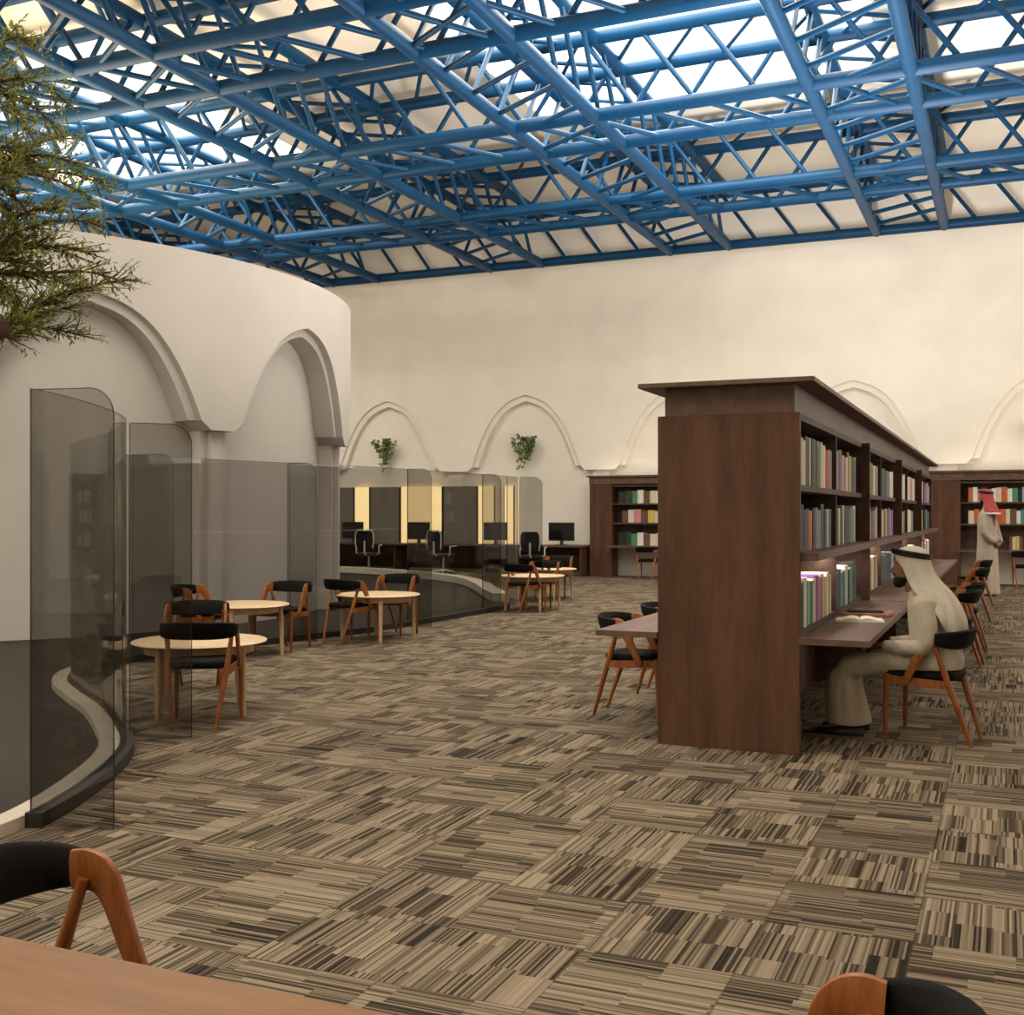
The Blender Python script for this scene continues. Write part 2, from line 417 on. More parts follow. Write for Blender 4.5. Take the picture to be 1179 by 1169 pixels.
# ------------------------------------------------------------------ roof trusses
ZB, ZT, PW = 7.45, 8.62, .675
CR = .105
def mesh_of(mb, name, m, smooth=40):
    o = mb.build(name, m, None, smooth); me = o.data; bpy.data.objects.remove(o); return me
def tube_mesh(a, b, r, name, n=10):
    mb = MB(); mb.tube([a, b], r, n); return mesh_of(mb, name, M['blue'])
def truss(axis, center, lo, hi, label, near=True, far=True, skip_bottom=False):
    t = thing('roof_truss', label, 'roof truss', (0,0,0), 0, 'blue steel roof trusses')
    P = (lambda a, c, z: (a, c, z)) if axis == 'x' else (lambda a, c, z: (c, a, z))
    # the across-truss lattices sit a hair lower so their chords do not share faces
    dz = 0 if axis == 'x' else -.012
    sides = [s for s, on in ((-1, near), (1, far)) if on]
    for s in sides:
        for nm, z in (('bottom_chord', ZB), ('top_chord', ZT)):
            mb = MB(); mb.tube([P(lo, center+s*PW, z+dz), P(hi, center+s*PW, z+dz)], CR, 14); mb.build(nm, M['blue'], t, 40)
    run, pitch = .84, .9
    kx = int((hi-lo)/pitch)
    sgn = 1 if axis == 'x' else -1
    for nm in ('side_brace', 'bottom_brace', 'top_brace'):
        for s in (sides if nm == 'side_brace' else [0]):
            if nm != 'side_brace' and len(sides) < 2: continue
            if nm == 'side_brace':
                d = run if s < 0 else -run
                if axis == 'y': d = -d
                # bottom end leads by d
                me = tube_mesh(P(d, 0, ZB-ZB), P(0, 0, ZT-ZB), .04, nm)
            elif nm == 'bottom_brace':
                me = tube_mesh(P(0, -PW, 0), P(run*sgn, PW, 0), .04, nm)
            else:
                me = tube_mesh(P(run*sgn, -PW, 0), P(0, PW, 0), .035, nm)
            for k in range(kx):
                a = lo + .03 + pitch*k + (0 if (nm == 'side_brace' and d > 0) or (nm != 'side_brace' and sgn > 0) else run)
                z = ZT if nm == 'top_brace' else ZB
                o = link(nm, me, t); o.location = P(a, center + s*PW, z + dz)
    return t
for c, lb in ((12.375, 'nearest to the camera'), (16.875, 'second away, under the skylights'), (21.375, 'third away, one bay off the back wall')):
    truss('x', c, -20.3, 4.0, 'blue box truss running left to right, ' + lb)
truss('x', 25.2+PW-.0, -20.3, 4.0, 'blue steel truss running left to right along the top of the back wall', True, False)
for c, lb in ((-1.86, 'above the long bookcase, farthest right'), (-6.36, 'second from the right'), (-10.86, 'third from the right'), (-15.36, 'fourth from the right'), (-19.86, 'farthest left, beyond the round wall')):
    truss('y', c, 6.6, 25.25, 'blue box truss running towards back wall, ' + lb)

# ------------------------------------------------------------------ chairs
def spline4(P, n):
    out = []
    for i in range(len(P)-1):
        a, b, c, d = P[max(i-1,0)], P[i], P[i+1], P[min(i+2,len(P)-1)]
        for k in range(n):
            t = k/n
            out.append(tuple(.5*(2*b[q]+(c[q]-a[q])*t+(2*a[q]-5*b[q]+4*c[q]-d[q])*t*t+(3*b[q]-a[q]-3*c[q]+d[q])*t**3) for q in range(len(b))))
    return out + [P[-1]]
def chair_proto():
    t = thing('dining_chair', '', 'chair')
    for s in (-1, 1):
        mb = MB(); mb.tube([(.245,s*.225,0),(.243,s*.226,.2),(.235,s*.226,.43)], [.012,.017,.021], 10); mb.build('leg', M['teak'], t, 50)
        mb = MB(); mb.tube([(-.26,s*.145,0),(-.19,s*.172,.22),(-.12,s*.198,.43),(-.052,s*.218,.650)], [.012,.018,.020,.013], 10); mb.build('leg', M['teak'], t, 50)
        mb = MB(); rs = []
        SP = [(-.085,.222,.664,.042),(-.055,.231,.665,.044),(-.028,.237,.657,.043),(-.004,.240,.635,.037),(.018,.241,.595,.030),(.050,.240,.525,.026),(.085,.239,.455,.024),(.118,.237,.388,.022)]
        SP = spline4(SP, 4)
        for i, (x, y, z, h) in enumerate(SP):
            a, b = SP[max(0,i-1)], SP[min(len(SP)-1,i+1)]
            tx, tz = b[0]-a[0], b[2]-a[2]; L = math.hypot(tx, tz); nx, nz = -tz/L, tx/L
            w = .013
            rs.append([(x+nx*h, s*(y-w*.6), z+nz*h), (x+nx*h*1.05, s*y, z+nz*h*1.05), (x+nx*h, s*(y+w*.6), z+nz*h), (x+nx*h*.5, s*(y+w), z+nz*h*.5), (x-nx*h*.5, s*(y+w), z-nz*h*.5),
                       (x-nx*h, s*(y+w*.6), z-nz*h), (x-nx*h, s*(y-w*.6), z-nz*h), (x-nx*h*.5, s*(y-w), z-nz*h*.5), (x+nx*h*.5, s*(y-w), z+nz*h*.5)])
        mb.rings(rs); mb.build('armrest', M['teak'], t, 50)
        mb = MB(); rs = []
        for x, y, z in ((.245,.226,.398),(.06,.214,.388),(-.145,.192,.378)):
            rs.append([(x,s*(y-.011),z-.025),(x,s*(y+.011),z-.025),(x,s*(y+.011),z+.025),(x,s*(y-.011),z+.025)])
        mb.rings(rs); mb.build('side_rail', M['teak'], t)
    mb = MB(); mb.box(.225,.247,-.22,.22,.372,.418); mb.build('front_rail', M['teak'], t)
    mb = MB(); rs = []
    N = 22
    for k in range(N+1):
        a = R(-90 + 180*k/N)
        ca, sa = math.cos(a), math.sin(a)
        x = -.068 - .152*abs(ca)**.75; y = .244*math.copysign(abs(sa)**.8, sa)
        hh = .038 + .024*abs(ca)**.6; th = .019
        nx, ny = -ca, sa
        lean = .02*math.cos(a)
        sec = []
        for p, q in ((0,-1),(.8,-.85),(1,0),(.8,.85),(0,1),(-.8,.85),(-1,0),(-.8,-.85)):
            sec.append((x+nx*th*p - lean*q, y+ny*th*p, .664+hh*q))
        rs.append(sec)
    mb.rings(rs); mb.build('backrest', M['black'], t, 60)
    mb = MB()
    pl = [(.262,-.215),(.262,.215)] ; 
    out = []
    for x, y in ((.262,.215),(-.165,.175),(-.165,-.175),(.262,-.215)): pass
    base = rrect(-.17,.262,-.205,.205,.05)
    base = [(x, y*(.86+.14*(x+.17)/.432)) for x, y in base]
    mb.cushion(base, .402, .452, .018, crown=.006); mb.build('seat', M['black'], t, 50)
    return t
CH = chair_proto(); ch_used = []
def chair(x, y, deg, label, group=None):
    lab = 'black and orange teak chair ' + label
    if not ch_used:
        CH.location = (x,y,0); CH.rotation_euler = (0,0,R(deg)); CH['label'] = lab
        if group: CH['group'] = group
        ch_used.append(1); return CH
    return dup(CH, (x,y,0), R(deg), lab, group)

# ------------------------------------------------------------------ round tables
def table_proto():
    t = thing('round_table', '', 'table', (0,0,0), 0, 'round tables beside the glass screen')
    mb = MB(); mb.lathe([(.30,.508),(.462,.508),(.478,.513),(.484,.520),(.478,.527),(.47,.530)], 64); mb.build('tabletop', M['pale'], t, 40)
    mb = MB(); n = 48
    mb.rings([[(r*math.cos(2*math.pi*j/n), r*math.sin(2*math.pi*j/n), z) for j in range(n)] for r, z in ((.39,.445),(.39,.508),(.365,.508),(.365,.445))], closed=True)
    mb.build('apron', M['paleleg'], t, 40)
    for k in range(4):
        a = R(45+90*k); x, y = .40*math.cos(a), .40*math.sin(a)
        mb = MB(); mb.tube([(x*1.04,y*1.04,0),(x*1.02,y*1.02,.25),(x,y,.508)], [.017,.023,.026], 12); mb.build('leg', M['paleleg'], t, 50)
    return t
TB = table_proto(); TB.name = 'round_table'
TPOS = [(-5.42,6.73,40.5,'pale round table nearest the viewpoint, behind the smoked glass corner'),
        (-7.20,9.60,68.5,'pale round table second along the glass, right behind the nearest one'),
        (-6.66,11.44,79,'pale round table third along the glass screen, midway to the desks'),
        (-6.55,15.85,82,'pale round table fourth along the glass, at the far end of the screen'),
        (-7.13,17.94,80,'pale round table farthest back, nearest the computer desk')]
for k, (x, y, a, lb) in enumerate(TPOS):
    if k == 0: TB.location = (x,y,0); TB.rotation_euler = (0,0,R(a)); TB['label'] = lb
    else: dup(TB, (x,y,0), R(a), lb)
GT = 'chairs around the round tables'
for x, y, a, lb in ((-5.09,6.34,117,'with its back to us at the nearest round table'),
        (-6.12,7.55,-58,'on the far side of the nearest round table, facing us'),
        (-7.60,9.40,20,'at the left end of the second round table'),
        (-7.08,10.20,-88,'on the far right of the second round table'),
        (-6.81,11.05,74,'on the near left side of the third round table'),
        (-6.735,11.98,267,'on the far right side of the third round table'),
        (-6.535,15.44,71,'on the near left side of the fourth round table'),
        (-6.60,16.42,267,'behind the fourth round table'),
        (-7.18,17.52,72,'on the near left side of the farthest round table'),
        (-7.16,18.50,267,'behind the farthest round table')):
    chair(x, y, a, lb, GT)

# foreground table and its two chairs
t = thing('dining_table', 'brown wood table top filling the bottom left corner of the photo', 'table', (-1.35,1.02,0))
mb = MB(); mb.cushion([(-.75,-.54),(.78,-.54),(.78,.54),(-.75,.54)], .632, .667, .004); mb.build('tabletop', M['desk'], t)
mb = MB(); mb.box(-.66,.69,-.44,-.42,.55,.632); mb.box(-.66,.69,.42,.44,.55,.632); mb.build('apron', M['desk'], t)
for x in (-.66,.69):
    for y in (-.44,.44):
        mb = MB(); mb.tube([(x,y,0),(x,y,.632)], [.02,.028], 10); mb.build('leg', M['desk'], t, 50)
chair(-1.808, 1.70, 0, 'behind the brown table in the bottom left corner', 'chairs at the foreground table')
chair(-.262, 1.672, 180, 'cut off by the bottom right edge of the photo', 'chairs at the foreground table')

# ------------------------------------------------------------------ books
BOOKC = [('black',(.014,.013,.013)),('dark green',(.018,.035,.025)),('cream',(.62,.54,.40)),('white',(.70,.67,.60)),('orange',(.50,.12,.03)),('red',(.38,.035,.025)),
         ('purple',(.19,.07,.26)),('lilac',(.36,.27,.40)),('teal',(.05,.22,.22)),('navy blue',(.02,.035,.085)),('brown',(.12,.06,.03)),('yellow',(.60,.42,.10)),('pink',(.55,.22,.25)),('grey',(.22,.21,.20)),('green',(.06,.22,.10)),('light blue',(.30,.45,.52))]
BC = dict(BOOKC)
bmesh_cache = {}
def book_mat(nm, flip):
    c = BC[nm]; m = mat('book_' + nm.replace(' ', '_'), c, .55, .35); nt = NT(m)
    lum = sum(c)/3
    ink = (.62,.56,.42) if lum < .2 else (.05,.035,.03)
    # printed title block: noise thresholded, over the middle of the cover
    f = noise(nt, 8, (1,2.2,1.5), 3, 'Object', .7)
    g = nt.math('GREATER_THAN', f, .635)
    mx = nt.n('ShaderNodeMix', data_type='RGBA'); nt.l(nt.math('MULTIPLY', g, .8), mx.inputs[0]); mx.inputs[6].default_value = (*c,1); mx.inputs[7].default_value = (*ink,1)
    nt.l(mx.outputs[2], nt.b.inputs['Base Color']); return m
def book_mesh(nm):
    if nm in bmesh_cache: return bmesh_cache[nm]
    mb = MB()  # unit book: spine faces +x (x 0..-1 depth), thickness y 0..1, height z 0..1
    rs = []
    for z in (0, 1):
        rs.append([(-.99,0,z),(-.03,0,z),(0,.18,z),(.012,.5,z),(0,.82,z),(-.03,1,z),(-.99,1,z),(-.99,.88,z),(-.05,.88,z),(-.05,.12,z),(-.99,.12,z)])
    vs = rs[0]+rs[1]; n = 11
    fs = [(i,(i+1)%n,(i+1)%n+n,i+n) for i in range(n)]
    for o in (0, n): fs += [(o+0,o+1,o+9,o+10),(o+1,o+2,o+3,o+9),(o+3,o+4,o+5,o+8),(o+3,o+8,o+9),(o+5,o+6,o+7,o+8)]
    mb.add(vs, fs, 0)
    mb.box(-.97,-.05,.10,.90,.02,.975,1)
    me = mesh_of(mb, 'book', [book_mat(nm, 0), M['paper']], 30); bmesh_cache[nm] = me; return me
def book(nm, x, y, z, depth, th, h, face, label, group, lean=0):
    o = link('book', book_mesh(nm)); o.location = (x,y,z); o.scale = (depth, th*.96, h)
    # face: heading of the spine normal
    o.rotation_euler = (0, 0, {'+x':0, '-y':-math.pi/2}[face])
    if face == '-y' : pass
    tag(o, label, 'book', group); return o
def row_of_books(spec, start, end, z, hmax, depth, face, fixed, where, group, seed):
    """spec: list of colours in order; books run along y (face +x) or x (face -y)"""
    r = random.Random(seed); pos = start; i = 0; n = len(spec)
    for nm in spec:
        th = (end-start)/n*r.uniform(.78,1.2); h = hmax*r.uniform(.84,1.0)
        if pos + th > end + .03: break
        lb = '%s book, %s %s' % (nm, ORD[min(i,19)], where)
        if face == '+x': book(nm, fixed - r.uniform(0,.012), pos, z, depth, th, h, face, lb, group)
        else: book(nm, pos, fixed + r.uniform(0,.02), z, depth, th, h, face, lb, group)
        pos += th; i += 1

# ------------------------------------------------------------------ the long bookcase
BX0, BX1, BY0 = -2.02, -1.14, 6.95
BAY = [6.95, 10.22, 13.48, 16.74, 20.0]
BYE = 20.0
t = thing('bookcase', 'long dark walnut double-sided bookcase with desks standing in the room', 'bookcase', (-1.58, 13.5, 0))
OX, OY = -1.58, 13.5
def bpart(name, m, *boxes, bevel=0):
    mb = MB()
    for b in boxes: mb.box(b[0]-OX, b[1]-OX, b[2]-OY, b[3]-OY, b[4], b[5])
    o = mb.build(name, m, t)
    if bevel:
        md = o.modifiers.new('Bevel', 'BEVEL'); md.width = bevel; md.segments = 2
    return o
bpart('end_panel', M['walnut'], (BX0, BX1, BY0, BY0+.05, 0, 2.065), bevel=.003)
bpart('end_panel', M['walnut'], (BX0, BX1, BYE-.05, BYE, 0, 2.065))
for y in BAY[1:-1]: bpart('divider', M['shelfwood'], (BX0-.06, BX1+.06, y-.022, y+.022, .705, 2.06), (BX0, BX1, y-.022, y+.022, 0, .705))
bpart('frieze', M['walnut_h'], (BX0+.04, BX1-.035, BY0+.03, BYE-.03, 2.06, 2.24))
bpart('cornice', M['walnut_h'], (BX0-.1, BX1+.1, BY0-.1, BYE+.1, 2.235, 2.265), bevel=.003)
bpart('back_board', M['walnut'], (-1.60, -1.56, BY0+.05, BYE-.05, 0, 2.06))
SF, SFL = -1.145, BX0+.005
STRIPS = []
for k in range(4):
    a, b = BAY[k]+(.05 if k == 0 else .022), BAY[k+1]-(.05 if k == 3 else .022); mid = (a+b)/2
    for s, x0, x1, lip in ((1, -1.56, SF, (SF, -1.035)), (-1, SFL, -1.60, (BX0-.045, SFL))):
        for z0, z1 in ((2.02,2.06),(1.59,1.628),(.70,.742)):
            bpart('shelf', M['shelfwood'], (x0, x1, a, b, z0, z1))
        bpart('shelf', M['walnut_h'], (min(x0, lip[0]), max(x1, lip[1]), a, b, 1.168, 1.218), bevel=.002)
        bpart('partition', M['shelfwood'], (x0, x1, mid-.018, mid+.018, .742, 1.168), (x0, x1, mid-.018, mid+.018, 1.218, 2.02))
        dx = (-1.56, -.735) if s > 0 else (-2.425, -1.60)
        ox_ = (BX1, dx[1]) if s > 0 else (dx[0], BX0)
        bpart('desk', M['walnut_h'], (*dx, a, b, .668, .705), *([(*ox_, BY0-.02, a, .668, .705)] if k == 0 else []))
        lx = (-1.56, -1.54) if s > 0 else (-1.62, -1.60)
        bpart('modesty_panel', M['walnut'], (lx[0], lx[1], a, b, 0, .668))
        sx = (-1.26, -1.235) if s > 0 else (-1.925, -1.90)
        bpart('light_strip', M['led'], (sx[0], sx[1], a+.25, b-.1, 1.160, 1.168))
        STRIPS.append(((sx[0]+sx[1])/2, (a+b)/2, b-a-.35))
# books on the visible side: (colours) per bay/row/compartment, near to far
S = {
 (0,0,0): 'orange cream cream black dark_green white black dark_green black green cream white cream red orange teal light_blue',
 (0,0,1): 'cream lilac brown purple lilac pink cream brown yellow green black dark_green grey',
 (0,1,0): 'black black black dark_green orange black teal grey black dark_green light_blue black navy_blue',
 (0,1,1): 'black dark_green cream black green white black black brown black teal grey white',
 (0,2,0): 'black dark_green white green light_blue green cream purple pink purple lilac cream yellow white brown cream',
 (0,2,1): 'black navy_blue black teal dark_green light_blue white black green teal black navy_blue',
 (1,0,0): 'black cream green red white brown white white', (1,0,1): 'black dark_green navy_blue grey white white',
 (1,1,0): 'orange cream brown black purple grey yellow lilac brown', (1,1,1): 'orange cream black yellow brown purple lilac purple',
 (1,2,0): 'red red orange cream white cream black cream yellow cream brown', (1,2,1): 'navy_blue black navy_blue dark_green black navy_blue light_blue',
 (2,0,0): 'red brown white white white', (2,0,1): 'white white pink white', (2,1,0): 'brown yellow green black', (2,1,1): 'white white grey brown', (2,2,0): 'orange cream white', (2,2,1): 'white white cream',
 (3,0,0): 'white cream pink lilac white', (3,0,1): 'lilac purple lilac grey', (3,1,0): 'brown dark_green yellow black', (3,1,1): 'black teal black dark_green', (3,2,0): 'white cream white white pink', (3,2,1): 'white pink white',
}
ROWN = ['upper','middle','lower']; BAYN = ['nearest','second','third','farthest']; CMP = ['near','far']
for (k, rw, cp), sp in S.items():
    a, b = BAY[k]+.06, BAY[k+1]-.06; mid = (a+b)/2
    lo, hi = (a, mid-.03) if cp == 0 else (mid+.03, b)
    if k and cp == 0: lo += (0,.48,.60,.72)[k]
    full = .90 if (k, cp) != (0,0) else .95
    if (k, cp) == (0,1): full = .84
    hi = lo + (hi-lo)*full
    z = (1.628, 1.218, .742)[rw]; hm = (.315,.30,.315)[rw]
    row_of_books([w.replace('_',' ') for w in sp.split()], lo, hi, z, hm, .21, '+x', -1.148, 'in %s row, %s half of %s bay of long bookcase' % (ROWN[rw], CMP[cp], BAYN[k]), 'books in the long bookcase', k*100+rw*10+cp)

# things on the near desk
t2 = thing('open_book', 'open white book lying on the near desk before the seated man', 'book', (-.94, 8.24, .705), R(8))
mb = MB(); mb.box(-.16,.16,-.13,.13,0,.006); mb.build('cover', M['paper'], t2)
mb = MB()
for s in (-1, 1):
    rs = []
    for k in range(7):
        u = k/6; x = s*(.004+.145*u); z = .012 + .020*math.sin(math.pi*min(1,u*1.1+.12))*(1-.55*u)
        rs.append([(x,-.12,.006),(x,.12,.006),(x,.12,z),(x,-.12,z)])
    mb.rings(rs)
mb.build('pages', mat('open_page', (.75,.72,.66), .7, .2), t2, 40)
b = thing('notebook', 'tan leather notebook at the bottom of the pile on the near desk', 'notebook', (-.93, 8.72, .705), R(-6))
mb = MB(); mb.cushion(rrect(-.15,.15,-.17,.17,.01), 0, .026, .005); mb.build('cover', mat('tan_leather', (.30,.13,.05), .5), b, 40)
mb = MB(); mb.box(-.14,.145,-.16,.16,.006,.020); mb.build('pages', M['paper'], b)
b = thing('notebook', 'dark grey notebook lying on the tan one on the near desk', 'notebook', (-.95, 8.74, .732), R(5))
mb = MB(); mb.cushion(rrect(-.13,.12,-.14,.14,.01), 0, .022, .005); mb.build('cover', mat('dark_leather', (.045,.038,.034), .5), b, 40)
b = thing('pen', 'thin dark pen lying on the dark grey notebook', 'pen', (-.93, 8.74, .760), R(60))
mb = MB(); mb.tube([(-.07,0,0),(.055,0,0),(.07,0,0)], [.004,.0045,.001], 8); mb.build('barrel', M['blackplastic'], b, 50)
mb = MB(); mb.tube([(-.04,.006,.002),(-.07,.006,.002)], .0015, 6); mb.build('clip', M['chrome'], b)

# chairs at the desks
GD = 'chairs at the long bookcase desks'
chair(-.43, 7.81, 169, 'under the seated man in white', GD)
chair(-.47, 11.75, 176, 'empty, next along the desk behind the seated man', GD)
chair(-.45, 12.98, 178, 'empty, second along the desk behind the seated man', GD)
chair(-.45, 16.6, 180, 'empty, third along the desk behind the seated man', GD)
chair(-.45, 19.5, 180, 'empty, at the far end desk of the long bookcase', GD)
chair(-2.48, 7.93, 0, 'nearer one at the bookcase desk facing the glass', GD)
chair(-2.48, 8.98, 0, 'farther one at the bookcase desk facing the glass', GD)

# ------------------------------------------------------------------ wall bookcases
def wall_unit(x0, x1, label, pil):
    t = thing('wall_bookcase', label, 'bookcase', ((x0+x1)/2, 25.2, 0)); ox, oy = (x0+x1)/2, 25.2
    yf, yb = 25.0, 25.42
    def p(name, m, *bs):
        mb = MB()
        for b in bs: mb.box(b[0]-ox, b[1]-ox, b[2]-oy, b[3]-oy, b[4], b[5])
        return mb.build(name, m, t)
    p('pilaster', M['walnut'], (x0, x0+pil, yf, yb, 0, 2.14)); p('pilaster', M['walnut'], (x1-pil, x1, yf, yb, 0, 2.14))
    p('frieze', M['walnut_h'], (x0-.01, x1+.01, yf-.015, yb, 2.14, 2.30))
    p('cornice', M['walnut_h'], (x0-.06, x1+.06, yf-.06, yb, 2.30, 2.34))
    p('back_board', M['shelfwood'], (x0+pil, x1-pil, yb-.03, yb, .68, 2.14))
    for z in (2.08, 1.66, 1.215):
        p('shelf', M['shelfwood'], (x0+pil, x1-pil, yf+.02, yb-.03, z, z+.035))
    p('desk', M['walnut_h'], (x0+pil-.02, x1-pil+.02, yf-.35, yb-.03, .68, .725))
    return t
wall_unit(-8.9, -5.0, 'dark walnut wall bookcase beside the computer desk, left of the long bookcase', .54)
wall_unit(-1.62, 2.6, 'dark walnut wall bookcase with the standing man before it', .75)
WL = ['black dark_green green white brown cream white black red red white green cream', 'brown cream pink brown yellow cream pink yellow brown white cream brown', 'black dark_green green white brown cream white black red red white green cream']
for rw, sp in enumerate(WL):
    row_of_books([w.replace('_',' ') for w in sp.split()], -8.22 if rw != 1 else -8.14, -6.3, (1.695,1.25,.725)[rw], .31, .2, '-y', 25.08, 'along %s shelf of wall bookcase by computer desk' % ('top','middle','bottom')[rw], 'books in the far wall bookcases', 900+rw)
WR = [('orange white pink brown yellow white cream orange white green black light_blue', -.72, .42, 0), ('cream orange brown pink white yellow orange cream brown white teal', -.72, .42, 1), ('brown yellow cream brown', .42+.05, .78, 0), ('brown cream yellow brown black', -.0+.05, .38, 2)]
for q, (sp, a, b, rw) in enumerate(WR):
    row_of_books([w.replace('_',' ') for w in sp.split()], a, b, (1.695,1.25,.725)[rw], .31, .2, '-y', 25.08, ('in first run along %s shelf of wall bookcase behind standing man','in first run along %s shelf of wall bookcase behind standing man','in second run along %s shelf of wall bookcase behind standing man','along %s shelf of wall bookcase behind standing man')[q] % ('top','middle','bottom')[rw], 'books in the far wall bookcases', 950+q)
b = thing('box_file', 'plain white box file on the middle shelf behind the standing man', 'box', (.55, 25.2, 1.25))
mb = MB(); mb.box(-.11,.11,-.1,.1,.001,.29); mb.build('body', M['whiteplastic'], b)
mb = MB(); mb.tube([(0,-.101,.1),(0,-.106,.1)], .018, 12); mb.build('finger_ring', M['chrome'], b)
chair(-7.3, 24.35, 90, 'at the wall bookcase desk near the monitor', 'chairs at the wall bookcases')
chair(.34, 24.45, 90, 'at the wall bookcase desk beside the standing man', 'chairs at the wall bookcases')

# ------------------------------------------------------------------ computer desk along the back wall
t = thing('computer_desk', 'long dark brown desk along the back wall with computers on it', 'desk', (-12.2, 25.04, 0))
mb = MB(); mb.box(-4.2,3.26,-.42,.42,.68,.72); mb.build('worktop', M['walnut_h'], t)
mb = MB(); mb.box(-4.2,3.26,.36,.40,.1,.68); mb.build('back_panel', M['walnut'], t)
for x in (-4.15,-1.7,.8,3.2):
    mb = MB(); mb.box(x-.02,x+.02,-.38,.36,0,.68); mb.build('leg', M['walnut'], t)
def monitor(x, y, rz, label):
    t = thing('computer_monitor', label, 'monitor', (x,y,.72), R(rz), 'computers on the wall desk')
    mb = MB(); mb.cushion(rrect(-.31,.31,-.025,.02,.008), .10, .53, .006); mb.build('casing', M['blackplastic'], t, 40)
    mb = MB(); mb.box(-.285,.285,-.030,-.024,.135,.505); mb.build('screen', M['screen'], t)
    mb = MB(); mb.tube([(0,.02,.01),(0,.03,.15)], [.05,.035], 10); mb.build('stand_neck', M['blackplastic'], t, 50)
    mb = MB(); mb.cushion(rrect(-.14,.14,-.10,.12,.05), 0, .015, .004); mb.build('stand_foot', M['blackplastic'], t, 40)
monitor(-9.6, 25.0, 8, 'black computer monitor standing in the open beside the wall bookcase')
monitor(-11.3, 25.0, 0, 'black computer monitor seen through the end of the smoked glass')
monitor(-13.4, 25.0, 0, 'black computer monitor seen through the middle of the smoked glass')
monitor(-15.3, 25.0, 0, 'black computer monitor seen through the glass close to the round wall')
def office_chair(x, y, rz, label):
    t = thing('office_chair', label, 'office chair', (x,y,0), R(rz), 'office chairs at the wall desk')
    mb = MB(); mb.cushion(rrect(-.24,.24,-.24,.24,.08), .43, .51, .025); mb.build('seat', M['blackplastic'], t, 50)
    mb = MB(); rs = []
    for z, w, y0 in ((.58,.20,-.25),(.75,.23,-.29),(.98,.22,-.30),(1.04,.17,-.31)):
        rs.append([(-w,y0-.02,z),(w,y0-.02,z),(w,y0+.03,z),(-w,y0+.03,z)])
    mb.rings(rs); mb.build('backrest', M['blackplastic'], t, 30)
    mb = MB(); mb.tube([(.0,-.20,.45),(0,-.34,.5),(0,-.345,.8)], .022, 8); 
    mb.tube([(-.21,-.335,.62),(-.235,-.345,.8),(-.225,-.345,.97),(-.17,-.35,1.06),(.17,-.35,1.06),(.225,-.345,.97),(.235,-.345,.8),(.21,-.335,.62)], .014, 8); mb.build('back_frame', M['whiteplastic'], t, 50)
    for s in (-1,1):
        mb = MB(); mb.tube([(s*.24,-.1,.47),(s*.29,-.1,.5),(s*.29,-.1,.68),(s*.28,.14,.69)], .017, 8); mb.build('armrest', M['whiteplastic'], t, 50)
    mb = MB(); mb.tube([(0,0,.10),(0,0,.43)], .03, 10); mb.build('column', M['chrome'], t, 50)
    mb = MB()
    for k in range(5):
        a = R(72*k+18); mb.tube([(0,0,.12),(.29*math.cos(a),.29*math.sin(a),.075)], [.03,.018], 8)
    mb.build('base', M['whiteplastic'], t, 50)
    for k in range(5):
        a = R(72*k+18); mb = MB(); c = Vector((.29*math.cos(a),.29*math.sin(a),.03)); d = Vector((-math.sin(a),math.cos(a),0))*.02
        mb.tube([c-d, c+d], .03, 10); mb.build('caster', M['blackplastic'], t, 40)
office_chair(-9.95, 24.1, 10, 'black office chair with white frame beside the end of the glass screen')
office_chair(-12.3, 24.2, -15, 'black office chair seen through the glass beneath the right arch')
office_chair(-14.35, 24.2, 12, 'black office chair seen through the glass beneath the left arch')
# stand-in panels on the wall, imitating amber glow and dark bands in the glass
def standin_panel(name, m, x0, x1, z0, z1, y, label):
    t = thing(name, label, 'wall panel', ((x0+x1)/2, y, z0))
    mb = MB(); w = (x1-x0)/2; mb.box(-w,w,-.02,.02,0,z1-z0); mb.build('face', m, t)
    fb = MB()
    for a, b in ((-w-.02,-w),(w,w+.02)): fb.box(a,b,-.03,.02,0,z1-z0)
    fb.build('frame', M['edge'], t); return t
standin_panel('wall_panel', M['slate'], -16.1, -15.57, .25, 2.14, 25.50, 'dark wall panel seen through glass, closest to the round wall')
standin_panel('light_panel', M['gold'], -15.53, -15.10, .25, 2.14, 25.50, 'narrow glowing amber panel seen through glass, closest to the round wall')
standin_panel('wall_panel', M['slate'], -15.06, -14.22, .25, 2.14, 25.50, 'dark wall panel between the narrow left and the wide amber panel')
standin_panel('light_panel', M['gold'], -14.16, -13.00, .25, 2.14, 25.50, 'wide glowing amber panel below the ivy of the left arch')
standin_panel('wall_panel', M['slate'], -12.95, -12.04, .25, 2.14, 25.50, 'dark wall panel between the wide and the farther amber panel')
standin_panel('light_panel', M['gold'], -11.99, -11.56, .25, 2.14, 25.50, 'narrow glowing amber panel seen near the end of the glass')
standin_panel('light_panel', M['gold'], -11.28, -11.04, .25, 2.14, 25.50, 'thinnest glowing amber strip, seen last before the screen ends')

